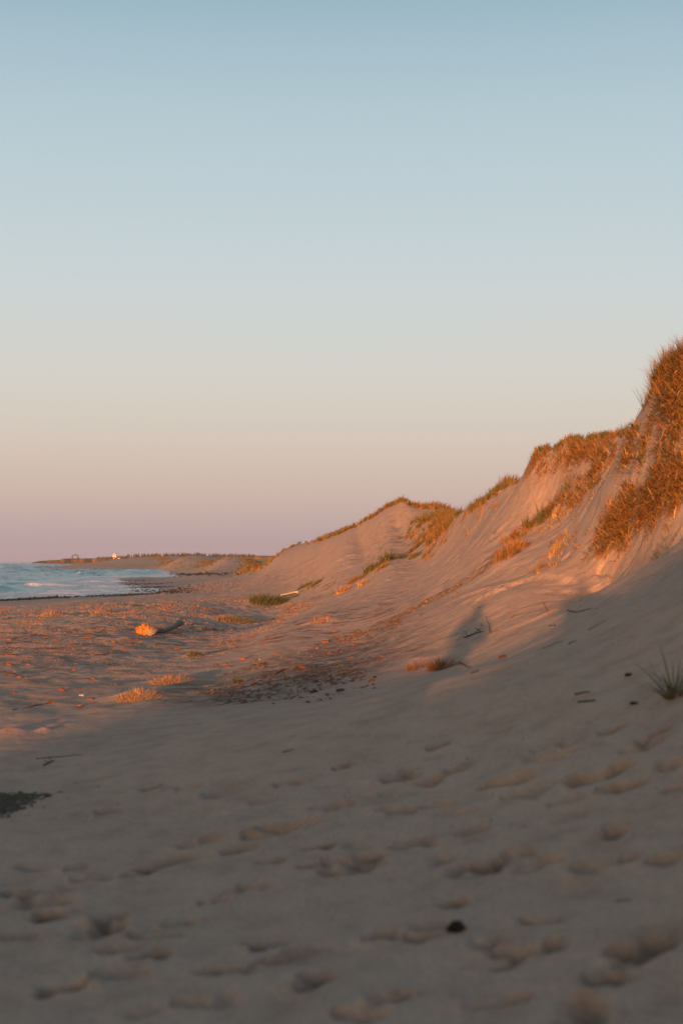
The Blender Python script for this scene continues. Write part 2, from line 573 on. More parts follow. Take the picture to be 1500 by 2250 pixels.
# terrace edges and scarps on the sunlit slope
GZ0 = GZ.copy()
GZ = GZ + detail(GX, GY, GZ)
damp = np.zeros_like(GZ)
for (px, py, L) in FOOT:
    h = hit_grid(px, py, GZ0)
    if h is None:
        continue
    cx, cy = h
    half = 0.5 * L / FPX * cy
    half = min(max(half, 0.09), 0.25) * random.uniform(.95, 1.3)
    wid = half * random.uniform(0.55, 0.95)
    ang = random.uniform(-0.5, 0.9)
    r0, r1 = np.searchsorted(rows, [cy - 1.2, cy + 1.2])
    c0, c1 = np.searchsorted(acol, [(cx - 1.0) / cy, (cx + 1.0) / cy])
    sx = GX[r0:r1, c0:c1] - cx
    sy = GY[r0:r1, c0:c1] - cy
    wx = sx + 0.35 * half * vnoise(sx / half * 1.3 + cx * 31, sy / half * 1.3 + cy * 17, 3)
    wy = sy + 0.45 * half * vnoise(sx / half * 1.3 - cx * 13, sy / half * 1.3 + cy * 7, 5)
    u = (wx * math.cos(ang) + wy * math.sin(ang)) / half
    v = (-wx * math.sin(ang) + wy * math.cos(ang)) / wid
    # heel and ball of the foot as two hollows, slumped at the edges
    heel = np.exp(-((u + .45) ** 2 / .22 + v ** 2 / .35) ** 1.5)
    ball = np.exp(-((u - .35) ** 2 / .40 + (v - .1) ** 2 / .55) ** 1.6)
    dep = random.choice([.035, .05, .068, .08, .095]) * (half / 0.16)
    k1, k2 = random.uniform(.5, 1.1), random.uniform(.6, 1.0)
    body = np.maximum(k1 * heel, k2 * ball)
    r = np.sqrt(u * u + v * v)
    push = np.exp(-((u + 1.05) ** 2 / .12 + v ** 2 / .6)) * random.uniform(.0, .4) + np.exp(-((r - 1.2) / .25) ** 2) * .12
    GZ[r0:r1, c0:c1] += dep * (push - body)
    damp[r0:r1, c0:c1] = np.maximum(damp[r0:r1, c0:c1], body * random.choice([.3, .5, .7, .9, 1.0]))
# slumped hummocks under the grass and debris: photo pixel of the centre, radius px, height m, stretch
HUMP = [(310, 1532, 62, 0.11, 1.0), (385, 1497, 55, 0.09, 1.0), (25, 1609, 45, 0.05, 1.0), (98, 1604, 16, .03, 1.0), (585, 1325, 60, 0.30, 1), (510, 1362, 60, 0.22, 1),
        (715, 1366, 40, 0.16, 1), (666, 1470, 28, 0.06, 1), (425, 1442, 26, 0.09, 1), (970, 1462, 40, 0.06, 1), (920, 1450, 40, 0.04, 1), (120, 1354, 34, 0.2, 1), (225, 1345, 30, .15, 1),
        (270, 1405, 30, .06, 1), (60, 1500, 40, .04, 1),
        (1390, 1125, 60, .16, 1), (1440, 1090, 70, .18, 1), (1490, 1055, 70, .18, 1), (1345, 1175, 40, .10, 1), (1120, 1210, 40, .12, 1), (1225, 1205, 40, .10, 1), (1250, 1095, 50, .12, 1)]
for (px, py, L, hh, st) in HUMP:
    h = hit_grid(px, py, GZ)
    cx, cy = h
    rad = L / FPX * cy
    u = (GX - cx) / rad
    v = (GY - cy) / (rad * 1.6)
    GZ += hh * np.exp(-(u * u + v * v) * 1.2)


def zat(x, y):
    x = np.atleast_1d(np.asarray(x, float))
    y = np.atleast_1d(np.asarray(y, float))
    o = np.empty_like(x)
    ok = (y > rows[0]) & (y < rows[-1]) & (np.abs(x) < 0.89 * np.maximum(y, 1e-6))
    if ok.any():
        i = np.interp(np.log(y[ok]), LROWS, np.arange(NR))
        j = np.interp(x[ok] / y[ok], acol, np.arange(NC))
        i0 = np.minimum(i.astype(int), NR - 2)
        j0 = np.minimum(j.astype(int), NC - 2)
        fi, fj = i - i0, j - j0
        o[ok] = (GZ[i0, j0] * (1 - fi) * (1 - fj) + GZ[i0 + 1, j0] * fi * (1 - fj) + GZ[i0, j0 + 1] * (1 - fi) * fj + GZ[i0 + 1, j0 + 1] * fi * fj)
    if (~ok).any():
        o[~ok] = base_z(x[~ok], y[~ok])
    return o


def crest(px, ymax):
    """where the land stands against the sky on this bearing, nearer than ymax"""
    a, _ = ray(px, 1100)
    j = int(np.argmin(np.abs(acol - a)))
    e = (GZ[:, j] - CZ) / rows
    k = int(np.argmax(np.where(rows < ymax, e, -9)))
    x, y = a * rows[k], rows[k]
    return (x, y, float(zat(x, y)[0]))


def hit(px, py):
    h = hit_grid(px, py, GZ)
    while h is None:                         # above the skyline: step down to the land
        py += 3
        h = hit_grid(px, py, GZ)
    return (h[0], h[1], float(zat(h[0], h[1])[0]))


def grid_faces(nr, nc, off=0):
    i = np.arange(nr - 1)[:, None] * nc + np.arange(nc - 1)[None]
    return np.stack([i, i + 1, i + nc + 1, i + nc], -1).reshape(-1, 4) + off


def build_sand():
    bx = np.linspace(-90, 90, 301)
    by = np.linspace(-110, rows[0], 190)
    BX, BY = np.meshgrid(bx, by)
    BZ = base_z(BX, BY) + 0.04 * fbm(BX * .25, BY * .25, 4, 3) * sstep(10, 25, -BY)
    BZ -= 0.02 * sstep(1.0, 2.2, BY)
    V = np.concatenate([np.stack([GX, GY, GZ], -1).reshape(-1, 3), np.stack([BX, BY, BZ], -1).reshape(-1, 3)])
    F = np.concatenate([grid_faces(NR, NC), grid_faces(*BX.shape, off=NR * NC)])
    me = np_mesh('sand', V, F)
    x, y, z = V[:, 0], V[:, 1], V[:, 2]
    wet = 1 - sstep(SEA + 0.06, SEA + 0.42, z + 0.06 * fbm(x * .1, y * .05, 3, 3))
    dune, beach = zones(x, y, z)
    lit = beach * sstep(13, 22, y) * (0.45 + 0.55 * sstep(-0.3, 0.5, fbm(x * .15, y * .08, 9, 3)))
    lit *= sstep(SEA + .3, SEA + .8, z)
    attr(me, 'wet', wet)
    path = np.array([hit(*q)[:2] for q in [(490, 1535), (560, 1500), (660, 1480), (740, 1440), (800, 1400), (870, 1358), (960, 1308), (1050, 1258), (1100, 1215)]])
    wid = np.array([1.0, 1.7, 1.9, 1.7, 1.1, .7, .55, .5, .5])
    deb = np.zeros(len(x))
    near = (y > 10) & (y < 60) & (x > -8) & (x < 8)
    for i in range(len(path) - 1):
        a_, b_ = path[i], path[i + 1]
        t_ = np.clip(((x[near] - a_[0]) * (b_ - a_)[0] + (y[near] - a_[1]) * (b_ - a_)[1]) / ((b_ - a_) ** 2).sum(), 0, 1)
        ds = np.hypot(x[near] - a_[0] - t_ * (b_ - a_)[0], (y[near] - a_[1] - t_ * (b_ - a_)[1]) * .6)
        deb[near] = np.maximum(deb[near], 1 - sstep(.3, 1.2, ds / (wid[i] + (wid[i + 1] - wid[i]) * t_)))
    attr(me, 'debris', deb * .85)
    attr(me, 'litter', np.clip(lit, 0, 1))
    attr(me, 'damp', np.concatenate([damp.ravel(), np.zeros(BX.size)]))
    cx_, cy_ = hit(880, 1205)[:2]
    attr(me, 'streak_shade', np.clip(dune * 0.08 * sstep(11, 16, y) + dune * .9 * np.exp(-((x - cx_) / 3.2) ** 2 - ((y - cy_) / 16) ** 2), 0, 1))  # faint sand streaks, plus shadow streaks painted dark on the middle dune
    o = link('sand', me, M_SAND)
    tag(o, kind='structure')
    return o


build_sand()


# ------------------------------------------------------------------ sea
def build_sea():
    ys = np.concatenate([np.geomspace(70, 700, 520)[:-1], np.geomspace(700, 3500, 320)[:-1], np.geomspace(3500, 40000, 80)])
    aa = np.concatenate([np.linspace(-1.6, -0.34, 60)[:-1], np.linspace(-0.34, 0.02, 520), np.linspace(0.02, 0.9, 30)[1:]])
    Yg = np.repeat(ys[:, None], len(aa), 1)
    Xg = Yg * aa[None]
    depth = np.clip(SEA - base_z(Xg, Yg), 0, 3)
    k = sstep(0.02, 0.7, depth)
    ph = 0.9 * fbm(Xg * .012, Yg * .012, 41, 3)
    wv = 0
    for (lx, ly, L, A, p) in ((0.45, -0.89, 21, .34, 0), (0.6, -.8, 14, .24, 1.3), (0.2, -.98, 9.5, .15, 2.1), (.75, -.66, 33, .26, 4.0), (-.1, -1., 6.3, .08, .7)):
        t = (Xg * lx + Yg * ly) * 2 * math.pi / L + p + 3.0 * ph
        wv = wv + A * (1 - 2 * np.abs(np.sin(t / 2)) ** 1.3)
    gust = 0.45 + 0.95 * sstep(-.5, .7, fbm(Xg * .02, Yg * .008, 51, 3))
    Z = SEA + 0.015 + k * (wv * gust + 0.24 * fbm(Xg * .20, Yg * .13, 44, 4) + .11 * fbm(Xg * .6, Yg * .42, 47, 3)) * 1.0 + (1 - k) * 0.012 * fbm(Xg * .5, Yg * .3, 61, 2)
    far = np.clip(1500 / np.maximum(Yg, 1500), 0.15, 1)
    Z = SEA + (Z - SEA) * far
    surf = np.zeros_like(Z)
    rag = sstep(-.45, .55, fbm(Xg * .35, Yg * .10, 81, 4))
    for (px, py, wpx, dy, hh) in [(176, 1261.5, 13, 9, .7), (8, 1251, 26, 22, .7), (120, 1257, 34, 14, .4), (95, 1288, 60, 6, .35),
                                  (215, 1279, 60, 9, .35), (215, 1298, 55, 5, .22), (20, 1284, 34, 5, .3), (140, 1304, 60, 4, .2), (255, 1268, 30, 12, .25), (60, 1270, 26, 8, .4), (250, 1288, 40, 5, .25), (330, 1266, 30, 10, .2)]:
        a_, s_ = ray(px, py)
        y_ = (SEA - CZ) / s_
        x_ = a_ * y_
        w_ = wpx / FPX * y_
        bend = 1.5 * fbm(Xg / w_ * 1.1, Yg * 0, int(px), 2) * dy * .35
        g_ = np.exp(-((Xg - x_) / w_) ** 2 - ((Yg - y_ + bend) / (dy * .5)) ** 2)
        g_ = g_ * (.25 + .75 * rag)
        surf = np.maximum(surf, g_)
        Z = Z + hh * g_ * .8
    V = np.stack([Xg, Yg, Z], -1).reshape(-1, 3)
    me = np_mesh('sea', V, grid_faces(len(ys), len(aa)))
    crest = sstep(0.45, 0.8, (wv * gust) * k) * sstep(.15, .6, fbm(Xg * .05, Yg * .015, 71, 3)) * 1.3
    shore = (1 - sstep(0.02, 0.5, depth)) * 0.62 + 0.10 * (1 - sstep(0.4, 1.9, depth))
    attr(me, 'foam', np.clip(crest + shore + .9 * surf, 0, 1.2).ravel())
    m, n, b = new_mat('sea_water')
    geo = nd(n, 'ShaderNodeNewGeometry')
    mp = nd(n, 'ShaderNodeMapping')
    n.links.new(geo.outputs['Position'], mp.inputs['Vector'])
    mp.inputs['Scale'].default_value = (1.0, 0.28, 1.0)
    f1 = noise_node(n, mp.outputs[0], 0.35, 6, 0.7)
    fo = math_node(n, 'ADD', f1.outputs['Fac'], math_node(n, 'MULTIPLY', attr_node(n, 'foam'), 0.42))
    fr = ramp_node(n, fo, [(0.70, (0, 0, 0)), (0.84, (1, 1, 1))])
    c = mix_node(n, fr.outputs[0], (0.055, 0.155, 0.225), (0.74, 0.71, 0.72))
    n.links.new(c, b.inputs['Base Color'])
    b.inputs['IOR'].default_value = 1.33
    b.inputs['Specular IOR Level'].default_value = 0.5
    rr = ramp_node(n, fr.outputs[0], [(0, (0.25,) * 3), (1, (0.8,) * 3)])
    n.links.new(rr.outputs[0], b.inputs['Roughness'])
    w1 = noise_node(n, mp.outputs[0], 1.6, 5, 0.65)
    bp = nd(n, 'ShaderNodeBump')
    bp.inputs['Strength'].default_value = 0.22
    bp.inputs['Distance'].default_value = 0.25
    n.links.new(w1.outputs['Fac'], bp.inputs['Height'])
    n.links.new(bp.outputs[0], b.inputs['Normal'])
    tag(link('sea', me, m), kind='structure')


build_sea()


# ------------------------------------------------------------------ grass
def blades(name, bx, by, bz, h, w, az, tilt, bend, tone, loc=None, parent=None, mat=None):
    """every blade a tapering, bending strip; one mesh"""
    n = len(bx)
    ts = np.array([0, .3, .6, .85, 1.0])
    L = len(ts)
    P = np.zeros((n, L, 3))
    P[:, 0] = np.stack([bx, by, bz], 1)
    for i in range(1, L):
        tm = 0.5 * (ts[i] + ts[i - 1])
        th = tilt + bend * tm
        st = (ts[i] - ts[i - 1]) * h
        P[:, i, 0] = P[:, i - 1, 0] + st * np.sin(th) * np.cos(az)
        P[:, i, 1] = P[:, i - 1, 1] + st * np.sin(th) * np.sin(az)
        P[:, i, 2] = P[:, i - 1, 2] + st * np.cos(th)
    tw = az + np.pi / 2 + RNG.normal(0, .7, n)
    D = np.stack([np.cos(tw), np.sin(tw), np.zeros(n)], 1)
    prof = np.array([.8, 1.0, .8, .45, .06])
    off = 0.5 * (w[:, None] * prof[None])[:, :, None] * D[:, None, :]
    V = np.stack([P - off, P + off], 2).reshape(-1, 3)           # n, L, 2
    base = np.arange(n)[:, None] * (2 * L)
    F = []
    for i in range(L - 1):
        F.append(np.stack([base[:, 0] + 2 * i, base[:, 0] + 2 * i + 1, base[:, 0] + 2 * i + 3, base[:, 0] + 2 * i + 2], 1))
    if loc is not None:
        V = V - np.array(loc)
    me = np_mesh(name, V, np.concatenate(F), smooth=False)
    tv = np.repeat(tone[:, None], L, 1) + np.array([.22, .06, 0, .02, .12])[None]
    attr(me, 'tone', np.clip(np.repeat(tv.ravel(), 2), 0, 1))
    return link(name, me, mat or M_GRASS, parent, loc or (0, 0, 0))


def tuft(name, px, py, hpx, rpx, n, tone=(0.1, 0.5), label='', cat='grass tuft', group=None, lean=(0.5, 0.35), droop=0.9, wide=None, spread=0.35, stretch=1.6):
    """a clump of marram: photo pixel of its base, height and radius in photo pixels"""
    p = hit(px, py)
    Y = p[1]
    h0, r0 = hpx / FPX * Y, rpx / FPX * Y
    rr = r0 * np.sqrt(RNG.random(n))
    ph = RNG.random(n) * 2 * np.pi
    x = p[0] + rr * np.cos(ph)
    y = p[1] + rr * np.sin(ph) * stretch
    az = ph + RNG.normal(0, .6, n)
    out_ = rr / max(r0, 1e-6)
    h = h0 * RNG.uniform(.5, 1.12, n) * (1.05 - .35 * out_)
    tilt = np.abs(RNG.normal(.08, spread * .5, n)) + spread * out_ * .7
    bend = RNG.uniform(.1, droop, n)
    # a common wind lean
    vx = np.sin(tilt) * np.cos(az) + lean[1] * math.cos(lean[0])
    vy = np.sin(tilt) * np.sin(az) + lean[1] * math.sin(lean[0])
    az = np.arctan2(vy, vx)
    tilt = np.arcsin(np.clip(np.hypot(vx, vy), 0, .97))
    w = np.full(n, wide or max(0.006, 0.00034 * Y)) * RNG.uniform(.7, 1.3, n)
    t = RNG.uniform(tone[0], tone[1], n)
    o = blades(name, x, y, zat(x, y) - 0.02, h / np.maximum(np.cos(tilt * .6), .5), w, az, tilt, bend, t, loc=(p[0], p[1], p[2]))
    tag(o, label, cat, group)
    return o


def in_outline(poly, n):
    x0, x1 = min(p[0] for p in poly), max(p[0] for p in poly)
    y0, y1 = min(p[1] for p in poly), max(p[1] for p in poly)
    res = []
    while len(res) < n:
        x, y = random.uniform(x0, x1), random.uniform(y0, y1)
        ins = False
        for i in range(len(poly)):
            (ax, ay), (bx, by) = poly[i], poly[i - 1]
            if (ay > y) != (by > y) and x < (bx - ax) * (y - ay) / (by - ay) + ax:
                ins = not ins
        if ins:
            h = hit(x, y)
            if h:
                res.append(h)
    return np.array(res)


def thicket(name, pts, n, h, tone, label, jitter=(0.4, 0.8), lean=(0.4, 0.3), droop=0.9, wide=None, spread=.35, cat='dune grass', clump=0.6, maxh=1.0, per=38, area=False):
    """grass nobody could count along a path of photo pixels: (px, py, weight)"""
    P = [crest(q[0], q[2]) if q[1] is None else hit(*q[:2]) for q in pts]
    P = [p for p in P if p]
    A = np.array(P)
    nseg = len(A) - 1
    wts = np.ones(len(A))
    seglen = np.linalg.norm(A[1:, :2] - A[:-1, :2], axis=1) + .05
    pr = seglen / A[:-1, 1] * (wts[1:] + wts[:-1])
    # blades stand in tussocks, each with its own lean and colour
    nt_ = max(4, int(n / per))
    if area:                                 # pts is an outline: tussocks stand anywhere on the land inside it
        A = in_outline(pts, nt_)
        k, pr = np.arange(nt_), None
        A = np.concatenate([A, A[-1:]])
    else:
        k = RNG.choice(nseg, nt_, p=pr / pr.sum())
    f = RNG.random(nt_) * (0 if area else 1)
    tx = A[k, 0] + (A[k + 1, 0] - A[k, 0]) * f + RNG.normal(0, jitter[0], nt_)
    ty = A[k, 1] + (A[k + 1, 1] - A[k, 1]) * f + RNG.normal(0, jitter[1], nt_)
    nz_ = fbm(tx * 1.6, ty * 1.2, 91, 3)
    keep = nz_ > RNG.uniform(-1.4, 1.4, nt_) * clump - (1 - clump)
    tx, ty, nz_ = tx[keep], ty[keep], nz_[keep]
    nt_ = len(tx)
    cnt = RNG.poisson(per * RNG.uniform(.4, 1.6, nt_)) + 3
    ids = np.repeat(np.arange(nt_), cnt)
    m = len(ids)
    rad = np.repeat(h * RNG.uniform(.08, .30, nt_), cnt)
    ph = RNG.random(m) * 2 * np.pi
    rr = rad * np.sqrt(RNG.random(m))
    cx, cy = tx[ids] + rr * np.cos(ph), ty[ids] + rr * np.sin(ph) * 1.2
    hh = h * np.repeat(RNG.uniform(.6, 1.25, nt_), cnt) * RNG.uniform(.4, 1.1, m)
    az = ph + RNG.normal(0, .5, m)
    tilt = np.abs(RNG.normal(.05, spread, m)) * (.4 + rr / np.maximum(rad, 1e-6))
    lm = np.repeat(lean[1] * RNG.uniform(.3, 1.6, nt_), cnt)
    la = np.repeat(lean[0] + RNG.normal(0, .8, nt_), cnt)
    vx = np.sin(tilt) * np.cos(az) + lm * np.cos(la)
    vy = np.sin(tilt) * np.sin(az) + lm * np.sin(la)
    az = np.arctan2(vy, vx)
    tilt = np.arcsin(np.clip(np.hypot(vx, vy), 0, .97))
    w = (wide or 0.00032) * cy if wide is None or wide < .002 else np.full(m, wide)
    w = np.maximum(w, .005) * RNG.uniform(.7, 1.3, m)
    t = np.clip(np.repeat(RNG.uniform(tone[0], tone[1], nt_), cnt) + RNG.normal(-.04, .17, m), 0, 1)
    z = zat(cx, cy) - .03
    loc = (float(cx.mean()), float(cy.mean()), float(z.mean()))
    o = blades(name, cx, cy, z, hh, w, az, tilt, RNG.uniform(.1, droop, m), t, loc=loc)
    tag(o, label, cat, kind='stuff')
    return o


# crest of the right-hand dune, from the frame edge to the scarp
DN = (3.7, .5)
thicket('dune_grass', [(1540, None, 24), (1500, None, 24), (1480, None, 26), (1460, None, 26), (1440, None, 28)], 4200, .38, (.25, .75), 'tall dry orange grass on the highest crest at the frame edge', (.08, .3), (1.6, .08), .7, spread=.3, clump=.25)
thicket('dune_grass', [(1436, None, 33), (1415, None, 33), (1400, None, 34), (1375, None, 36), (1345, None, 37)], 1800, .26, (.12, .6), 'short grass along the crest between the high crest and the scarp', (.10, .4), (.3, .2), .6, clump=.3, per=24)
thicket('dune_grass', [(1340, None, 40), (1300, None, 42), (1250, None, 42), (1215, None, 42), (1190, None, 42), (1172, None, 42)], 3800, .22, (.08, .55), 'green tipped grass fringe along the flat top of the scarped dune', (.08, .3), (.3, .12), .6, spread=.22, clump=.2, per=20)
thicket('dead_grass', [(1330, 985), (1250, 1000), (1190, 1012), (1165, 1032), (1152, 1052)], 3000, .28, (.5, .8), 'dry hanging grass under the lip of the scarped dune', (.10, .25), DN, 1.9, spread=.4, clump=.3, per=18)
thicket('dead_grass', [(1500, 775), (1470, 835), (1450, 860), (1442, 905), (1405, 942), (1365, 980), (1300, 1025), (1285, 1056), (1335, 1036), (1395, 1000), (1445, 972), (1505, 955), (1520, 800)], 6000, .25, (.38, .92), 'thick mat of long dead orange grass below the high crest', (.05, .1), DN, 2.0, spread=.8, per=30, clump=.5, wide=.0007, area=True)
thicket('dead_grass', [(1300, 1065), (1260, 1088), (1220, 1112), (1180, 1137), (1120, 1190)], 3600, .24, (.4, .9), 'straggling line of dead grass across the upper slope', (.12, .25), DN, 1.8, spread=.6, per=16)
thicket('dead_grass', [(1510, 1018), (1480, 1035), (1420, 1062), (1370, 1090), (1342, 1112), (1322, 1158), (1305, 1210), (1345, 1188), (1400, 1150), (1450, 1112), (1510, 1080)], 8500, .24, (.42, .82), 'dense rust coloured clump of dead grass on the lower slope', (.05, .1), (3.9, .5), 2.2, spread=.8, per=34, clump=.15, wide=.0007, area=True)
thicket('dead_grass', [(1165, 1000), (1205, 972), (1340, 958), (1360, 975), (1330, 992), (1240, 1012), (1165, 1050)], 3200, .20, (.4, .8), 'dry turf on the face just under the flat topped lip', (.05, .1), DN, 1.9, spread=.6, per=16, clump=.5, area=True)
thicket('dead_grass', [(1310, 1045), (1240, 1078), (1190, 1125), (1100, 1185), (1085, 1232), (1125, 1222), (1185, 1172), (1245, 1138), (1310, 1095)], 2600, .17, (.4, 1.0), 'loose band of straw tufts running down the slope', (.05, .1), DN, 1.8, spread=.7, per=13, clump=.75, area=True)
thicket('dead_grass', [(1290, 1165), (1215, 1183), (1178, 1255), (1195, 1272), (1245, 1225), (1300, 1190)], 1600, .15, (.5, 1.0), 'pale tufts hanging between the two dense grass clumps', (.05, .1), DN, 1.9, spread=.7, per=16, clump=.6, area=True)
thicket('dead_grass', [(1110, 1205), (1085, 1237), (1040, 1268), (980, 1302), (920, 1332), (860, 1362)], 2600, .09, (.5, .8), 'low trailing line of dry grass down the slump edge', (.08, .2), DN, 1.8, spread=.6, per=12, clump=.4)
thicket('dead_grass', [(1260, 1185), (1225, 1205), (1200, 1235), (1185, 1265)], 1500, .18, (.5, 1.0), 'pale and orange dry grass hanging in the middle of the slope', (.08, .15), DN, 1.9, spread=.6, per=25)
thicket('dead_grass', [(1380, 1010), (1300, 1070), (1230, 1130), (1160, 1190), (1120, 1150), (1200, 1080), (1290, 1020)], 2200, .12, (.4, .9), 'sparse dry wisps scattered over the upper slope', (.3, .5), DN, 1.8, spread=.7, per=8)
thicket('dead_grass', [(1300, 1090), (1180, 1190), (1100, 1260), (1000, 1310), (1040, 1370), (1150, 1330), (1260, 1250), (1310, 1180)], 420, .09, (.45, .9), 'thin dry wisps dotted over the lower sunlit slope', (.05, .1), DN, 1.8, spread=.7, per=6, clump=.9, area=True)
# second crest, the notch and the middle dune
thicket('dune_grass', [(1128, None, 58), (1100, None, 60), (1060, None, 66), (1028, None, 70)], 2600, .46, (.10, .55), 'green and gold grass on the crest left of the scarp', (.15, .5), (.2, .2), .6, spread=.22, clump=.2, per=26)
thicket('dead_grass', [(1105, 1100), (1075, 1118), (1045, 1135)], 500, .32, (.6, .9), 'dry gold grass hanging below the crest left of the scarp', (.2, .3), DN, 1.5)
thicket('dune_grass', [(985, None, 112), (950, None, 112), (915, None, 115), (880, None, 118), (850, None, 122), (810, None, 128), (770, None, 134), (730, None, 140), (702, None, 145)], 9000, .55, (.2, .62), 'grass cap along the top of the middle dune', (.35, 1.0), (.2, .2), .7, clump=.15, per=26)
thicket('dune_grass', [(1000, 1143), (975, 1150), (945, 1143), (920, 1143)], 5000, .55, (.25, .65), 'gold grass bank on the right shoulder of the middle dune', (.6, 1.2), (.3, .2), .8, clump=.2, per=26)
thicket('dune_grass', [(980, 1158), (950, 1168), (930, 1185)], 900, .45, (.35, .7), 'thin dry grass trailing below the middle dune shoulder', (.5, 1.0), (3.6, .3), 1.0)
thicket('dune_grass', [(695, None, 150), (672, None, 155)], 60, .4, (.1, .5), 'sparse grass on the low end of the middle dune', (.5, 1.5), (.2, .2), .6)
# far dunes
thicket('far_dune_grass', [(600, None, 380), (560, None, 420), (500, None, 480), (450, None, 560), (400, None, 640), (350, None, 760), (310, None, 860)], 26000, .5, (.25, .55), 'orange grass covering the far low dune ridge', (2.0, 12.0), (.2, .2), .7, wide=.10, clump=.2, per=8)
thicket('far_dune_grass', [(585, 1245), (545, 1247), (515, 1249)], 900, .6, (.3, .7), 'olive grass bed at the foot of the far dunes', (1.2, 5.0), (.2, .2), .7, wide=.08, clump=.2, per=8)
thicket('far_dune_grass', [(470, 1243), (430, 1243), (390, 1241), (350, 1239)], 1300, .6, (.2, .5), 'green strip low on the face of the far dunes', (2.0, 9.0), (.2, .2), .7, wide=.10, clump=.2, per=8)

G1 = 'grass tufts growing on the sunlit sand slope'
TUFTS = [
    (588, 1325, 26, 42, 700, (.02, .35), 'broad green grass patch on the beach beside the white plank', None),
    (520, 1366, 18, 48, 420, (.25, .6), 'low olive grass patch on the beach below the broad green patch', None),
    (668, 1290, 14, 18, 150, (.02, .35), 'small green tuft behind the white plank', None),
    (692, 1286, 16, 18, 200, (.05, .45), 'green tuft at the dune foot, right neighbour of the one behind the plank', None),
    (646, 1312, 12, 8, 50, (.02, .3), 'tiny green tuft at the right end of the white plank', None),
    (850, 1232, 32, 16, 240, (.02, .35), 'upright green tuft, topmost of the line climbing the slope', G1),
    (815, 1254, 30, 18, 220, (.03, .4), 'green tuft below the topmost one in the climbing line', G1),
    (836, 1250, 22, 14, 120, (.35, .7), 'mixed gold tuft beside the climbing line of green tufts', G1),
    (782, 1276, 22, 20, 180, (.25, .7), 'olive tuft in the lower part of the climbing line', G1),
    (752, 1300, 20, 18, 160, (.6, .95), 'dry gold tuft at the foot of the climbing line', G1),
    (795, 1286, 20, 14, 130, (.7, 1.0), 'bright dry gold tuft beside the lower climbing line', G1),
    (880, 1228, 28, 8, 60, (.02, .35), 'narrow green tuft right of the climbing line', G1),
    (920, 1200, 20, 16, 160, (.05, .45), 'green tuft on the slope below the gold shoulder', G1),
    (912, 1224, 18, 14, 120, (.05, .4), 'lower green tuft under the one below the gold shoulder', G1),
    (1190, 1148, 72, 14, 130, (.05, .45), 'tall thin green tuft standing in the middle of the slope', G1),
    (1158, 1160, 50, 12, 80, (.1, .5), 'thin green tuft left of the tall one', G1),
    (1246, 1075, 52, 16, 70, (.15, .55), 'wispy green tuft on the bare upper slope', G1),
    (1494, 812, 125, 12, 26, (.4, .75), 'sparse tall stalks rising above the highest crest', None),
    (1452, 862, 60, 8, 16, (.3, .7), 'few leaning stalks at the edge of the highest crest', None),
    (1312, 1020, 60, 7, 26, (.15, .5), 'single wispy stalk tuft below the crest', G1),
    (1230, 1115, 34, 18, 160, (.75, 1.0), 'pale straw tuft right of the tall green tuft', G1),
    (1110, 1225, 42, 24, 260, (.3, .75), 'gold and green tuft at the top of the slump edge', G1),
    (1135, 1205, 34, 22, 260, (.55, .9), 'orange tuft just above the slump edge top', G1),
    (1225, 1200, 34, 20, 220, (.75, 1.0), 'bright straw clump in the middle of the hanging grass', G1),
    (1350, 946, 26, 9, 120, (.3, .7), 'pointed gold tuft alone on the crest', None),
    (1380, 936, 22, 8, 90, (.1, .4), 'dark green tuft on the crest right of the pointed gold one', None),
    (517, 1502, 34, 8, 55, (.0, .22), 'upright bright green tuft in the shaded debris', None),
    (425, 1440, 16, 16, 190, (.1, .4), 'small bushy yellow green plant on the beach', None),
    (12, 1607, 12, 8, 60, (.35, .6), 'tiny yellow plant on the low sunlit mound', None),
    (460, 1385, 14, 20, 60, (.3, .6), 'faint olive tuft on the beach right of the driftwood log', None),
    (585, 1478, 10, 12, 40, (.0, .3), 'little dark green sprig in the debris hollow', None),
]
for (px, py, h, r, n, tn, lab, g) in TUFTS:
    tuft('grass_tuft', px, py, h, r, n, tn, lab, group=g)
# dry mounds on the beach
tuft('dry_grass_mound', 312, 1530, 20, 54, 1800, (.7, 1.0), 'large mound of dry straw coloured grass at the edge of the shade', 'grass mound', droop=2.0, spread=.9)
tuft('dry_grass_mound', 385, 1494, 17, 54, 1300, (.65, .95), 'second dry grass mound just behind the large one', 'grass mound', droop=2.0, spread=.9)
tuft('dry_grass_mound', 120, 1352, 12, 24, 240, (.7, .95), 'dry tangled heap far out on the beach towards the water', 'grass mound', droop=2.0, spread=.9)
tuft('dry_grass_mound', 225, 1343, 8, 22, 200, (.7, .95), 'low dry heap on the beach beyond the driftwood', 'grass mound', droop=2.0, spread=.9)
tuft('dry_grass_mound', 715, 1362, 20, 34, 260, (.55, .85), 'dry brown heap on the flat at the dune foot', 'grass mound', droop=2.2, spread=.9)
tuft('dry_bush', 972, 1468, 46, 30, 420, (.5, .72), 'rust red dry bush on the lip of the shaded bank', 'bush', droop=1.4, spread=.9)
tuft('dry_bush', 920, 1468, 34, 30, 200, (.5, .75), 'sparse reddish dry bush left of the one on the bank lip', 'bush', droop=1.4, spread=.9)
# out-of-focus tuft in the shaded foreground
tuft('grass_tuft', 1478, 1532, 135, 11, 40, (.14, .34), 'blurred green tuft in the shaded sand at the frame edge', lean=(2.9, .10), droop=1.5, spread=.5, wide=.011)
tuft('dune_plant', 1470, 1185, 30, 40, 220, (.05, .3), 'dark green growth in the shade under the rust clump', 'plant', spread=.8)


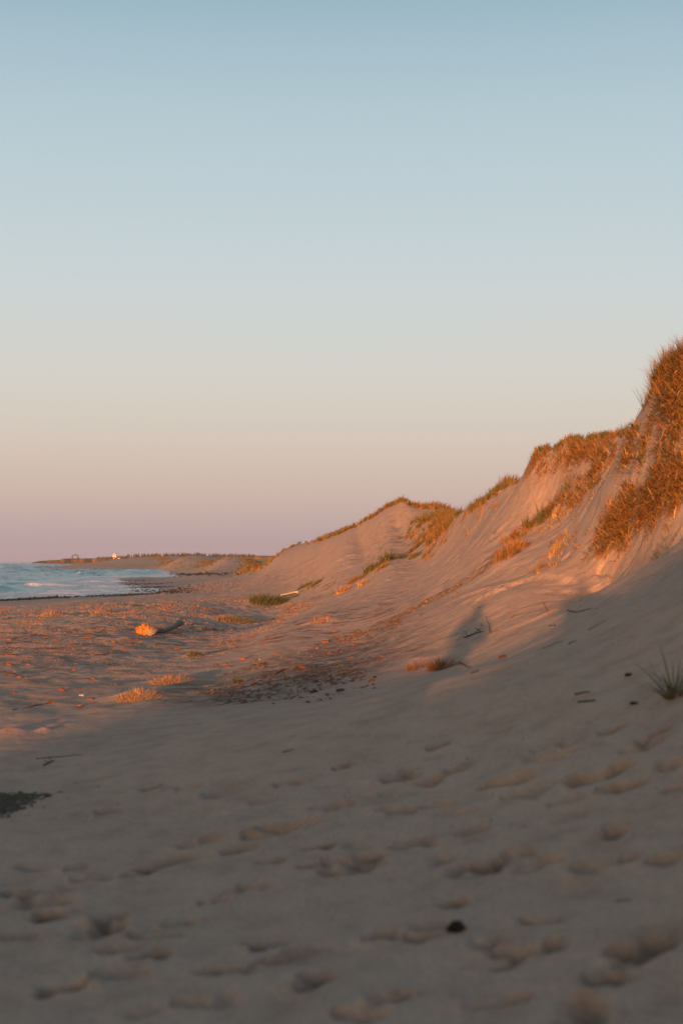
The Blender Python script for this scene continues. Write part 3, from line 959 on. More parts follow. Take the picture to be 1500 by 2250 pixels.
# ------------------------------------------------------------------ stones, shells, sticks
def rock_mesh(name, seed, flat=.55, sub=3, rough=.25):
    bm = bmesh.new()
    bmesh.ops.create_icosphere(bm, subdivisions=sub, radius=1)
    o = Vector((seed * 7.3, seed * 3.1, seed * 1.7))
    for v in bm.verts:
        d = 1 + rough * mnoise.noise(v.co * 1.1 + o) + rough * .6 * mnoise.noise(v.co * 2.6 + o)
        # chip flat facets
        c = v.co * d
        for ax in (Vector((.9, .3, .2)), Vector((-.5, .8, .1)), Vector((.1, -.4, .9)), Vector((-.6, -.6, .4))):
            ax = (ax + Vector((mnoise.noise(o), mnoise.noise(o * 2), 0)) * .4).normalized()
            t = c.dot(ax) - .72
            if t > 0:
                c = c - ax * t * .85
        v.co = Vector((c.x, c.y * .8, c.z * flat))
    me = bpy.data.meshes.new(name)
    bm.to_mesh(me)
    bm.free()
    for p in me.polygons:
        p.use_smooth = True
    return me


ROCKS = {}
for kind, mat in (('red', M_RED), ('dark', M_DARK), ('pale', M_PALE)):
    ROCKS[kind] = []
    for i in range(5):
        me = rock_mesh(kind + '_rock', i + 1 + (20 if kind == 'dark' else 0), flat=(.6, .45, .7, .35, .55)[i])
        me.materials.append(mat)
        ROCKS[kind].append(me)


def rock(px, py, wpx, kind, label, group=None, squash=1.0, name='rock', cat='rock', rz=None):
    p = hit(px, py)
    s = 0.5 * wpx / FPX * p[1]
    o = link(name, random.choice(ROCKS[kind]), None, None, (p[0], p[1], p[2] + s * .18 * squash))
    o.scale = (s * 1.05, s * random.uniform(.8, 1.3), s * 1.05 * squash)
    o.rotation_euler = (random.uniform(-.2, .2), random.uniform(-.2, .2), random.uniform(-.5, .5) if rz is None else rz)
    return tag(o, label, cat, group)


NAMED_ROCKS = [
    (22, 1462, 14, 'red', 'round red rock on the beach, left one of a pair', .9), (63, 1461, 11, 'red', 'round red rock on the beach, right one of a pair', .9),
    (25, 1441, 29, 'red', 'long flat red slab beside the dark flat stick', .35), (25, 1482, 28, 'red', 'long flat red slab below the pair of round rocks', .4),
    (43, 1489, 17, 'red', 'humped red rock right below the flat slab', .7), (31, 1523, 17, 'red', 'red rock near the frame edge above the shade line', .75),
    (137, 1518, 17, 'red', 'large rounded bright red rock standing alone on the beach', 1.1), (115, 1543, 22, 'red', 'slanting red rock at the end of the dark branch', .7),
    (175, 1551, 16, 'red', 'flat red rock close to the shade line', .6), (200, 1537, 18, 'red', 'rough red rock left of the large dry mound', .7),
    (180, 1529, 13, 'pale', 'pale humped stone left of the large dry mound', .8), (205, 1493, 10, 'red', 'small round red rock alone in the middle beach', 1.0),
    (163, 1473, 10, 'red', 'small red rock with a dark stone beside it', .9), (391, 1426, 17, 'red', 'smooth dark red oval rock right of the middle sticks', .6),
    (192, 1403, 18, 'red', 'broad red rock beside the thin pebble row', .7), (124, 1408, 10, 'red', 'upright red rock left of the broad red rock', 1.3),
    (103, 1402, 16, 'red', 'double humped red rock far out on the beach', .8), (20, 1407, 12, 'red', 'red rock by the dark stone at the frame edge', .9),
    (471, 1384, 13, 'red', 'red rock standing right of the driftwood log', .9), (423, 1381, 14, 'dark', 'dark flat stone right of the driftwood log', .7),
    (300, 1332, 16, 'dark', 'black stone on the far beach near the water', .6), (277, 1329, 10, 'dark', 'small black stone left of the black far stone', .7),
    (535, 1449, 16, 'red', 'bright orange red rock at the edge of the debris', .9), (505, 1466, 20, 'red', 'flat orange rock above the green tuft', .6),
    (493, 1460, 13, 'red', 'red rock touching the flat orange rock', .9), (474, 1462, 14, 'red', 'red rock left of the orange rocks', .7),
    (608, 1437, 16, 'red', 'dull red rock in the debris line', .7), (714, 1412, 18, 'red', 'brown red rock at the top of the debris field', .8),
    (732, 1504, 14, 'red', 'reddish rock in the shaded debris near a white shell', .8), (749, 1518, 22, 'dark', 'large dark slab in the shaded debris', .6),
    (690, 1522, 20, 'dark', 'dark block left of the large dark slab', .8), (666, 1468, 22, 'red', 'brown pointed rock half buried in the debris', 1.2),
    (577, 1462, 22, 'red', 'flat brown rock below the white shells', .5), (817, 1497, 18, 'red', 'rounded brown rock at the bottom of the shaded slope', .8),
    (1104, 1445, 20, 'red', 'rounded red brown rock on top of the shaded bank', .8), (677, 1544, 13, 'red', 'lowest brown rock of the shaded debris', .9),
    (736, 1388, 18, 'red', 'orange rock where the debris line begins to climb', .6), (587, 1407, 24, 'red', 'wide orange rock heap on the flat', .5),
    (840, 1443, 14, 'red', 'red rock on the lit lower slope', .7), (773, 1445, 12, 'red', 'small red rock left on the lit lower slope', .7),
    (1380, 1484, 22, 'dark', 'dark red lump in the shaded sand left of the blurred tuft', .6), (1392, 1546, 22, 'dark', 'dark lump at the tip of the blurred tuft blades', .5),
]
for (px, py, w, k, lab, sq) in NAMED_ROCKS:
    rock(px, py, w, k, lab, squash=sq)

SHELLS = [(655, 1433, 6, 'white shell at the upper edge of the debris'), (571, 1449, 8, 'white shell beside the bright orange rock'),
          (695, 1458, 6, 'white shell on the grey sand in the debris'), (732, 1512, 6, 'white shell beside the large dark slab'),
          (604, 1522, 8, 'flat white shell among the dark bits'), (1214, 1374, 5, 'white fleck of shell on the shaded slope')]
for (px, py, w, lab) in SHELLS:
    rock(px, py, w, 'pale', lab, squash=.5, name='shell', cat='shell')


def scatter_rocks(n, poly, size, kind, label, group):
    k = 0
    x0, x1 = min(p[0] for p in poly), max(p[0] for p in poly)
    y0, y1 = min(p[1] for p in poly), max(p[1] for p in poly)
    while k < n:
        x, y = random.uniform(x0, x1), random.uniform(y0, y1)
        ins = False
        for i in range(len(poly)):
            (ax, ay), (bx, by) = poly[i], poly[i - 1]
            if (ay > y) != (by > y) and x < (bx - ax) * (y - ay) / (by - ay) + ax:
                ins = not ins
        if not ins:
            continue
        rock(x, y, random.uniform(*size), kind, label, group, random.uniform(.35, .9), name='cobble', cat='cobble')
        k += 1


scatter_rocks(58, [(0, 1380), (300, 1390), (460, 1400), (450, 1440), (280, 1500), (150, 1560), (0, 1570)], (3.5, 8), 'red',
              'small red cobble strewn over the sunlit beach in front of the driftwood', 'red cobbles on the open beach')
scatter_rocks(44, [(0, 1340), (280, 1326), (560, 1330), (460, 1400), (0, 1385)], (3, 8), 'red',
              'little red cobble on the far strip of beach beyond the driftwood', 'red cobbles on the far beach')
scatter_rocks(20, [(470, 1480), (640, 1425), (760, 1400), (800, 1440), (700, 1530), (560, 1545)], (4, 11), 'red',
              'small brown red cobble in the shaded debris field', 'cobbles of the debris field')
scatter_rocks(48, [(430, 1500), (640, 1440), (760, 1420), (850, 1500), (720, 1560), (480, 1550)], (3, 9), 'dark',
              'small dark cobble in the shaded debris field', 'dark cobbles of the debris field')
scatter_rocks(28, [(740, 1400), (850, 1360), (1000, 1290), (1010, 1310), (870, 1380), (780, 1420)], (4, 11), 'red',
              'small rusty lump along the climbing debris line', 'lumps of the debris line')
scatter_rocks(16, [(0, 1390), (300, 1390), (440, 1470), (120, 1560), (0, 1570)], (3, 6), 'dark',
              'small dark pebble on the sunlit beach', 'dark pebbles on the beach')
scatter_rocks(42, [(150, 1640), (1480, 1560), (1480, 1800), (900, 2050), (60, 1850)], (3, 7), 'dark',
              'small dark pebble on the shaded foreground sand', 'dark pebbles on the foreground sand')
scatter_rocks(38, [(860, 1480), (980, 1300), (1080, 1330), (1180, 1300), (1300, 1250), (1260, 1380), (1000, 1480)], (2.5, 6), 'red',
              'tiny rust coloured chip lying on the lower dune slope', 'chips on the lower dune slope')


def tube(bm, pts, rad, seg=7):
    rings = []
    for i, p in enumerate(pts):
        p = Vector(p)
        a = Vector(pts[max(i - 1, 0)])
        b = Vector(pts[min(i + 1, len(pts) - 1)])
        d = (b - a).normalized()
        up = Vector((0, 0, 1)) if abs(d.z) < .9 else Vector((1, 0, 0))
        u = d.cross(up).normalized()
        v = u.cross(d)
        rings.append([bm.verts.new(p + (u * math.cos(t) + v * math.sin(t)) * rad[i] * random.uniform(.88, 1.12))
                      for t in [2 * math.pi * k / seg for k in range(seg)]])
    for a, b in zip(rings, rings[1:]):
        for k in range(seg):
            bm.faces.new((a[k], a[(k + 1) % seg], b[(k + 1) % seg], b[k]))
    bm.faces.new(rings[0][::-1])
    bm.faces.new(rings[-1])


def bm_obj(name, bm, mat, parent=None, loc=(0, 0, 0), smooth=True):
    me = bpy.data.meshes.new(name)
    bmesh.ops.recalc_face_normals(bm, faces=bm.faces)
    bm.to_mesh(me)
    bm.free()
    for p in me.polygons:
        p.use_smooth = smooth
    return link(name, me, mat, parent, loc)


def stick(a, b, r_px, mat, label, lift=0.0, bends=5, wob=.06, group=None, name='stick', twigs=0, cat='stick'):
    p, q = Vector(hit(*a)), Vector(hit(*b))
    rad = .52 * r_px / FPX * p.y
    bm = bmesh.new()
    L = (q - p).length
    Lp = math.hypot(a[0] - b[0], a[1] - b[1]) / FPX * p.y
    pts = []
    for i in range(bends + 1):
        t = i / bends
        c = p.lerp(q, t)
        c.z = float(zat(c.x, c.y)[0]) + rad * .5 + lift * t
        c += Vector((random.uniform(-1, 1), random.uniform(-1, 1), random.uniform(0, .5))) * wob * Lp * (1 if 0 < i < bends else .3)
        pts.append(c - p)
    tube(bm, pts, [rad * (1.1 - .6 * i / bends) for i in range(bends + 1)])
    o = bm_obj(name, bm, mat, None, p)
    for k in range(twigs):
        i = random.randint(1, bends - 1)
        bm = bmesh.new()
        d = Vector((random.uniform(-1, 1), random.uniform(-1, 1), random.uniform(.1, .8))).normalized() * Lp * random.uniform(.3, .6)
        tube(bm, [pts[i], pts[i] + d * .5 + Vector((0, 0, .04 * Lp)), pts[i] + d], [rad * .6, rad * .45, rad * .2], 5)
        bm_obj('twig', bm, mat, o)
    return tag(o, label, cat, group)


stick((50, 1443), (79, 1443), 2.4, M_TWIG, 'dark flat stick right of the long red slab')
stick((200, 1440), (240, 1437), 2.4, M_REDTWIG, 'red brown stick lying level in the middle of the beach')
stick((281, 1418), (315, 1415), 1.6, M_REDTWIG, 'thin curved stick in front of the driftwood')
stick((55, 1556), (112, 1545), 2.4, M_TWIG, 'dark crooked branch leading up to the slanting red rock', twigs=2)
stick((25, 1561), (40, 1558), 2.2, M_TWIG, 'short dark stick below the crooked branch')
stick((600, 1486), (626, 1470), 3.2, M_TWIG, 'dark branch lying in the shaded debris', twigs=3)
stick((600, 1361), (620, 1359), 3.0, M_TWIG, 'black burnt stub on the flat before the slope')
stick((632, 1347), (646, 1344), 2.2, M_TWIG, 'small black stick on the flat beyond the burnt stub')
stick((575, 1364), (592, 1363), 2.0, M_TWIG, 'thin dark stick left of the burnt stub')
stick((1120, 1361), (1138, 1349), 2.2, M_REDTWIG, 'short red stick on the sunlit slope between two shadows')
stick((1075, 1390), (1095, 1386), 2.8, M_REDTWIG, 'red broken branch at the foot of the upright stick')
stick((1078, 1392), (1068, 1375), 2.4, M_TWIG, 'upright leaning stick in the shadowed slope', lift=.12)
stick((1203, 1352), (1192, 1340), 2.0, M_REDTWIG, 'forked twig sticking out of the sunlit slope', lift=.1, twigs=2)
stick((1020, 1402), (1062, 1388), 3.0, M_TWIG, 'tangled dark branch lying in the shadow on the slope', twigs=4)
stick((1192, 1426), (1236, 1408), 1.7, M_TWIG, 'long thin dark stick on the shaded upper bank')
stick((1248, 1416), (1264, 1408), 2.2, M_TWIG, 'crooked dark stick right of the long thin one', wob=.15)
stick((1292, 1385), (1338, 1358), 1.6, M_TWIG, 'thin dark root line high on the shaded bank')
stick((1245, 1342), (1310, 1338), 2.4, M_TWIG, 'dark root edge showing in the shaded slope')
stick((1206, 1376), (1222, 1374), 3.2, M_TWIG, 'short dark clod shaped stick on the shade edge')
stick((1008, 1456), (1034, 1468), 3.4, M_TWIG, 'dark root along the lip of the bank', twigs=2)
stick((1033, 1480), (1052, 1473), 4.0, M_TWIG, 'dark stub at the end of the bank lip')
stick((1262, 1527), (1294, 1522), 4.5, M_TWIG, 'dark broken bark lying above the green scrap', wob=.12)
stick((620, 1654), (645, 1648), 3.0, M_REDTWIG, 'small brown stick in the middle of the shaded sand')
stick((80, 1668), (178, 1659), 2.2, M_TWIG, 'long dark stalk of dried weed on the left foreground sand', wob=.03)
stick((1350, 1982), (1385, 1976), 3.0, M_TWIG, 'small dark green sprig of weed on the right foreground sand')
stick((95, 1683), (118, 1672), 3.5, M_TWIG, 'curled brown weed root under the long dried stalk', wob=.15, twigs=2)
stick((712, 1502), (735, 1490), 2.0, M_TWIG, 'thin dark twig low in the debris')
stick((540, 1530), (570, 1515), 1.6, M_TWIG, 'thin bent twig at the lower left of the debris', wob=.1)
stick((505, 1545), (470, 1550), 1.6, M_TWIG, 'thin straight twig below the green tuft', wob=.05)
stick((1270, 1544), (1308, 1540), 5.0, rough_material('green_weed', [(0.035, 0.05, 0.025), (0.07, 0.085, 0.04)], 20),
      'green scrap of plant lying below the dark bark', wob=.06, name='plant_scrap', cat='plant scrap')

# white plank at the dune foot
p, q = Vector(hit(620, 1311)), Vector(hit(651, 1304))
bm = bmesh.new()
d = (q - p)
d.z = float(zat(q.x, q.y)[0] - zat(p.x, p.y)[0])
wv_ = Vector((-d.y, d.x, 0)).normalized() * .13
qs = []
for t in (0, .33, .66, 1):
    c = d * t + Vector((0, 0, .09 + .01 * random.random()))
    qs.append([bm.verts.new(c + wv_ + Vector((0, 0, .04))), bm.verts.new(c - wv_ + Vector((0, 0, .04))), bm.verts.new(c - wv_ - Vector((0, 0, .05))), bm.verts.new(c + wv_ - Vector((0, 0, .05)))])
for a, b in zip(qs, qs[1:]):
    for k in range(4):
        bm.faces.new((a[k], a[(k + 1) % 4], b[(k + 1) % 4], b[k]))
bm.faces.new(qs[0][::-1])
bm.faces.new(qs[-1])
tag(bm_obj('plank', bm, rough_material('bleached_plank', [(0.3, 0.26, 0.23), (0.42, 0.37, 0.33)], 6), None, p, False), 'weathered white plank lying beside the broad green grass patch', 'plank')


# driftwood: a root wad facing the sun and its trunk running back into the sand
def driftwood():
    p = Vector(hit(318, 1396))
    root = bpy.data.objects.new('driftwood_log', None)
    COL.objects.link(root)
    root.location = p
    tag(root, 'driftwood log with a bright orange knot of roots and a grey trunk', 'driftwood')
    s = p.y / FPX
    bm = bmesh.new()
    bmesh.ops.create_icosphere(bm, subdivisions=4, radius=1)
    for v in bm.verts:
        c = v.co
        k = 1 + .30 * mnoise.noise(c * 2.2) + .28 * abs(mnoise.noise(c * 4.5)) + .1 * mnoise.noise(c * 9)
        v.co = Vector((c.x * k * 17 * s, c.y * k * 11 * s, c.z * k * 11.5 * s + 11 * s))
    random.seed(5)
    for i in range(17):
        a = random.uniform(0, 2 * math.pi)
        e = random.uniform(-.1, 1.1)
        d = Vector((math.cos(a) * math.cos(e), -abs(math.sin(a)) * math.cos(e), math.sin(e)))
        c = Vector((0, 0, 10 * s))
        t1 = c + Vector((d.x * 15, d.y * 10, d.z * 10)) * s
        t2 = c + Vector((d.x * random.uniform(19, 24), d.y * 14, d.z * random.uniform(12, 15))) * s
        t2.z = max(t2.z, .02)
        tube(bm, [c, t1, t2], [5 * s, 3.4 * s, 1.4 * s], 6)
    bm_obj('root_knot', bm, M_ROOT, root)
    pts, rad = [], []
    way = [(330, 1393, 7.5), (345, 1387, 6.5), (362, 1381, 5.5), (378, 1374, 5.5), (388, 1368, 7.0), (397, 1362, 8.2)]
    for (a, b, r) in way:
        q = Vector(hit(a, b + 5))
        q.y = p.y + (q.y - p.y) * .42
        q.x = ray(a, b)[0] * q.y
        pts.append(q + Vector((0, 0, (r + 3) * s)) - p)
        rad.append(r * s)
    for i, v in enumerate(pts):
        v.z = float(zat(v.x + p.x, v.y + p.y)[0]) - p.z + rad[i] * (1.0 + .5 * i / 2)
    bm = bmesh.new()
    tube(bm, pts, rad, 12)
    bm_obj('trunk', bm, M_WOOD, root)


driftwood()


# ------------------------------------------------------------------ seaweed and fine litter
def flakes(name, P, size, mat, label, cat, lift=.01, thick=.5):
    """lumpy low scraps lying on the ground, one mesh of many"""
    n = len(P)
    tv = np.array([[1, 0, .1], [.5, .8, .0], [-.5, .9, .15], [-1, .1, 0], [-.5, -.8, .1], [.5, -.9, 0], [0, 0, 1.0]])
    az = RNG.random(n) * 2 * np.pi
    el = RNG.uniform(.4, 1.0, n)
    jit = RNG.uniform(.6, 1.35, (n, 7, 3))
    T = tv[None] * jit
    c, s = np.cos(az)[:, None], np.sin(az)[:, None]
    X = T[..., 0]
    Y = T[..., 1] * el[:, None]
    V = np.stack([(X * c - Y * s), (X * s + Y * c), T[..., 2] * thick], -1) * size[:, None, None]
    V += P[:, None, :] + np.array([0, 0, -lift])
    loc = P.mean(0)
    b = np.arange(n)[:, None] * 7
    F = np.concatenate([np.concatenate([b + k, b + (k + 1) % 6, b + 6], 1) for k in range(6)])
    o = link(name, np_mesh(name, (V - loc).reshape(-1, 3), None, F, smooth=False), mat, None, tuple(loc))
    tag(o, label, cat, kind='stuff')
    return o


def pts_along(path, n, jx, jy):
    A = np.array([hit(*q) for q in path])
    k = RNG.integers(0, len(A) - 1, n)
    f = RNG.random(n)
    P = A[k] * (1 - f[:, None]) + A[k + 1] * f[:, None]
    P[:, 0] += RNG.normal(0, jx, n)
    P[:, 1] += RNG.normal(0, jy, n)
    P[:, 2] = np.maximum(zat(P[:, 0], P[:, 1]), SEA + .02)
    return P


P = pts_along([(-30, 1321), (40, 1318), (90, 1315), (132, 1313)], 800, .7, 1.6)
flakes('seaweed', P, RNG.uniform(.06, .26, len(P)), M_WEED, 'black line of wet seaweed along the near waterline', 'seaweed')
P = pts_along([(200, 1310.5), (260, 1308.5), (330, 1305), (400, 1302)], 700, 1.0, 2.2)
flakes('seaweed', P, RNG.uniform(.05, .22, len(P)), M_WEED, 'dark seaweed edging the sand spit beside the white wash', 'seaweed')
lst = [pts_along([(290, 1283), (345, 1283)], 130, 1.0, 3), pts_along([(300, 1291), (372, 1290)], 180, 1.2, 3), pts_along([(300, 1296), (375, 1297), (400, 1300)], 220, 1.2, 3),
       pts_along([(270, 1276), (330, 1276)], 90, 1.2, 3)]
P = np.concatenate(lst)
flakes('seaweed', P, RNG.uniform(.05, .22, len(P)), M_WEED, 'black seaweed streaks stranded across the sand spit', 'seaweed')
P = pts_along([(395, 1261), (440, 1262), (470, 1263)], 150, 2, 6)
flakes('seaweed', P, RNG.uniform(.2, .6, len(P)), M_WEED, 'thin dark seaweed at the tip of the far inlet', 'seaweed')


poly_pts = in_outline


def clumped(P, sc, seed, cut=0.0):
    nz = fbm(P[:, 0] * sc, P[:, 1] * sc * .6, seed, 3)
    return P[nz > cut]


M_LITTER = rough_material('dry_litter', [(0.20, 0.085, 0.04), (0.34, 0.16, 0.075), (0.42, 0.26, 0.16)], 3)
M_DRK = rough_material('dark_litter', [(0.05, 0.034, 0.026), (0.15, 0.09, 0.062)], 3)
P = clumped(poly_pts([(0, 1335), (300, 1322), (560, 1312), (700, 1330), (560, 1400), (440, 1460), (250, 1520), (0, 1560)], 26000), .5, 7, -.15)
flakes('beach_litter', P, P[:, 1] * RNG.uniform(.0003, .0013, len(P)), M_LITTER, 'orange scraps of dry weed and stone chips over the sunlit beach', 'litter')
P = clumped(poly_pts([(0, 1335), (300, 1322), (560, 1312), (700, 1330), (560, 1400), (440, 1460), (250, 1520), (0, 1570)], 6000), .8, 17, .0)
flakes('beach_litter', P, P[:, 1] * RNG.uniform(.0004, .0012, len(P)), M_DRK, 'dark scraps scattered over the sunlit beach', 'litter')
P = clumped(poly_pts([(420, 1520), (560, 1450), (760, 1395), (900, 1340), (860, 1400), (840, 1500), (680, 1550), (480, 1545)], 9000), 1.0, 27, .1)
flakes('debris', P, P[:, 1] * (RNG.uniform(0, 1, len(P)) ** 4 * .0030 + .0004), M_DRK, 'dark bits of weed and bark in the shaded debris field', 'debris')
P = clumped(poly_pts([(560, 1450), (760, 1395), (1000, 1285), (1090, 1230), (1110, 1240), (1010, 1310), (880, 1380), (800, 1420), (640, 1470)], 1300), 1.4, 37, -.1)
flakes('debris', P, P[:, 1] * RNG.uniform(.0004, .0014, len(P)), M_LITTER, 'rusty crumbs along the climbing debris line', 'debris')
P = clumped(poly_pts([(450, 1268), (620, 1292), (640, 1312), (470, 1312), (420, 1295)], 900), .12, 47, .0)
flakes('beach_litter', P, P[:, 1] * RNG.uniform(.0003, .0007, len(P)), M_LITTER, 'pale scraps on the far flat before the middle dune', 'litter')

P = clumped(poly_pts([(20, 1660), (700, 1590), (1490, 1420), (1490, 1850), (900, 2050), (60, 1950)], 900), 1.6, 57, .0)
flakes('sand_litter', P, P[:, 1] * RNG.uniform(.0003, .0009, len(P)), M_DRK, 'fine dark crumbs of weed on the shaded foreground sand', 'litter')

# the dark mat of low scraps at the left frame edge and the black lump in front
P = poly_pts([(-40, 1745), (40, 1748), (105, 1744), (55, 1766), (0, 1790), (-40, 1794)], 1500)
P[:, :2] += RNG.normal(0, .05, (len(P), 2))
P[:, 2] = zat(P[:, 0], P[:, 1])
flakes('seaweed', P, RNG.uniform(.008, .035, len(P)), rough_material('dull_scraps', [(0.05, 0.05, 0.042), (0.12, 0.11, 0.09)], 20), 'dark mat of low scraps on the foreground sand at the left frame edge', 'seaweed', .004)
P = np.array([hit(1004, 2044)] * 90) + np.concatenate([RNG.normal(0, .012, (90, 2)), np.abs(RNG.normal(0, .012, (90, 1)))], 1)
o = flakes('seaweed_clump', P, RNG.uniform(.008, .024, 90), M_WEED, 'small black clump of weed alone on the near sand', 'seaweed', .004, .9)
o['kind'] = 'thing'


# ------------------------------------------------------------------ far shore
def headland():
    D = 2400.0
    tops = [(72, 1236), (82, 1234), (92, 1232.5), (110, 1231), (125, 1230.5), (135, 1230), (140, 1227.6), (160, 1227), (200, 1227), (215, 1226.2), (250, 1225.5), (280, 1224), (330, 1222), (420, 1221), (620, 1221)]
    xs = np.linspace(70, 620, 420)
    ty = np.interp(xs, [t[0] for t in tops], [t[1] for t in tops])
    V = []
    prof = [(-70, -.6), (-40, .05), (-22, .30), (-14, .72), (-8, .93), (0, 1.0), (60, 1.02), (300, 1.05), (900, .6)]
    for i, px in enumerate(xs):
        x, y, z = PX(px, ty[i], D)
        h = max(z - SEA, .05)
        for dy, k in prof:
            wob = 14 * vnoise(np.array(px * .07), np.array(3.3), 4) + 2 * vnoise(np.array(px * .5), np.array(7.3), 4)
            V.append((x * (D + dy) / D, D + dy + wob, SEA + h * k + (.25 * vnoise(np.array(px * 1.3), np.array(dy * .1), 9) if 0 < k < 1.03 else 0)))
    me = np_mesh('headland', np.array(V, float), grid_faces(len(xs), len(prof)))
    m, n, b = new_mat('headland_soil')
    geo = nd(n, 'ShaderNodeNewGeometry')
    s = nd(n, 'ShaderNodeSeparateXYZ')
    n.links.new(geo.outputs['Position'], s.inputs[0])
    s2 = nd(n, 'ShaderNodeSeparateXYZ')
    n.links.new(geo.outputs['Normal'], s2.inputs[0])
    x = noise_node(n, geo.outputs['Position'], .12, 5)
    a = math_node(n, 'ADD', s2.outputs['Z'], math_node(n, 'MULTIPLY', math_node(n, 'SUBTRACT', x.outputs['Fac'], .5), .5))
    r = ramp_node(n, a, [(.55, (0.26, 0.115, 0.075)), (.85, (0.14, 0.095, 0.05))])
    n.links.new(r.outputs[0], b.inputs['Base Color'])
    tag(link('headland', me, m), kind='structure')


headland()


def far_wood():
    rnd = random.Random(4)
    V, F = [], []
    N = 420
    for i in range(N):
        px = rnd.uniform(214, 560) if i > 40 else rnd.uniform(400, 450)
        D = rnd.uniform(1500, 2200)
        base = PX(px, 1223.5 if px > 280 else 1226, D)
        edge = np.interp(px, [210, 240, 262, 300, 400, 435, 470, 520, 560], [1.5, 2.2, 4, 6.2, 7.2, 9, 6.5, 6.0, 4.5])
        h = edge * D / FPX * rnd.uniform(.55, 1.12) + 1.2
        w = h * rnd.uniform(.16, .26)
        if rnd.random() < .35:
            h *= .75
            w *= 1.5
        x, y, z = base
        tiers = 4
        for t in range(tiers):
            z0 = z + h * (.06 + .24 * t)
            z1 = z0 + h * .38 if t < tiers - 1 else z + h
            ww = w * (1 - .22 * t) * rnd.uniform(.8, 1.15)
            k = len(V)
            for q in range(7):
                a = q / 7 * 2 * math.pi + rnd.random() * .3
                rr = ww * rnd.uniform(.7, 1.2)
                V.append((x + rr * math.cos(a), y + rr * math.sin(a), z0 + rnd.uniform(-.06, .06) * h))
            V.append((x + rnd.uniform(-.1, .1) * ww, y, z1))
            for q in range(7):
                F.append((k + q, k + (q + 1) % 7, k + 7))
    me = np_mesh('far_wood', np.array(V), None, np.array(F), smooth=False)
    m = rough_material('spruce', [(0.045, 0.04, 0.028), (0.09, 0.07, 0.045)], .3, .1)
    tag(link('far_wood', me, m), 'dark spiky spruce wood along the far skyline', 'wood', kind='stuff')


far_wood()


def box(bm, x0, x1, y0, y1, z0, z1):
    v = [bm.verts.new((x, y, z)) for z in (z0, z1) for y in (y0, y1) for x in (x0, x1)]
    for f in ((0, 2, 3, 1), (4, 5, 7, 6), (0, 1, 5, 4), (1, 3, 7, 5), (3, 2, 6, 7), (2, 0, 4, 6)):
        bm.faces.new([v[i] for i in f])


def beam(bm, a, b, w):
    tube(bm, [a, b], [w, w], 4)


def shelter():
    D = 2385.0
    c = PX(165.7, 1228.3, D)
    t = bpy.data.objects.new('timber_frame', None)
    COL.objects.link(t)
    t.location = c
    tag(t, 'dark open timber frame with a gabled top standing on the far headland', 'shelter')
    m = rough_material('dark_timber', [(0.035, 0.028, 0.026), (0.06, 0.045, 0.04)], 2)
    k = D / FPX
    hw, eav, top = 6.0 * k, 6.6 * k, 10.3 * k
    for y in (-2.5, 2.5):
        for s in (-1, 1):
            bm = bmesh.new()
            beam(bm, (s * hw, y, -1.5), (s * hw, y, eav), .36)
            bm_obj('post', bm, m, t, smooth=False)
            bm = bmesh.new()
            beam(bm, (s * (hw + .6), y, eav - .3), (0, y, top), .38)
            bm_obj('rafter', bm, m, t, smooth=False)
        bm = bmesh.new()
        beam(bm, (-hw * .55, y, eav + 1.4), (hw * .55, y, eav + 1.4), .25)
        bm_obj('collar_beam', bm, m, t, smooth=False)
    bm = bmesh.new()
    beam(bm, (0, -2.9, top), (0, 2.9, top), .3)
    bm_obj('ridge_beam', bm, m, t, smooth=False)
    for s in (-1, 1):
        bm = bmesh.new()
        x1 = s * 9.0 * k
        for zz in (1.3, 3.2):
            beam(bm, (s * (hw + .45), -2.5, zz), (x1, -2.5, zz), .13)
        beam(bm, (x1, -2.5, -1.5), (x1, -2.5, 3.6), .2)
        bm_obj('railing', bm, m, t, smooth=False)


shelter()


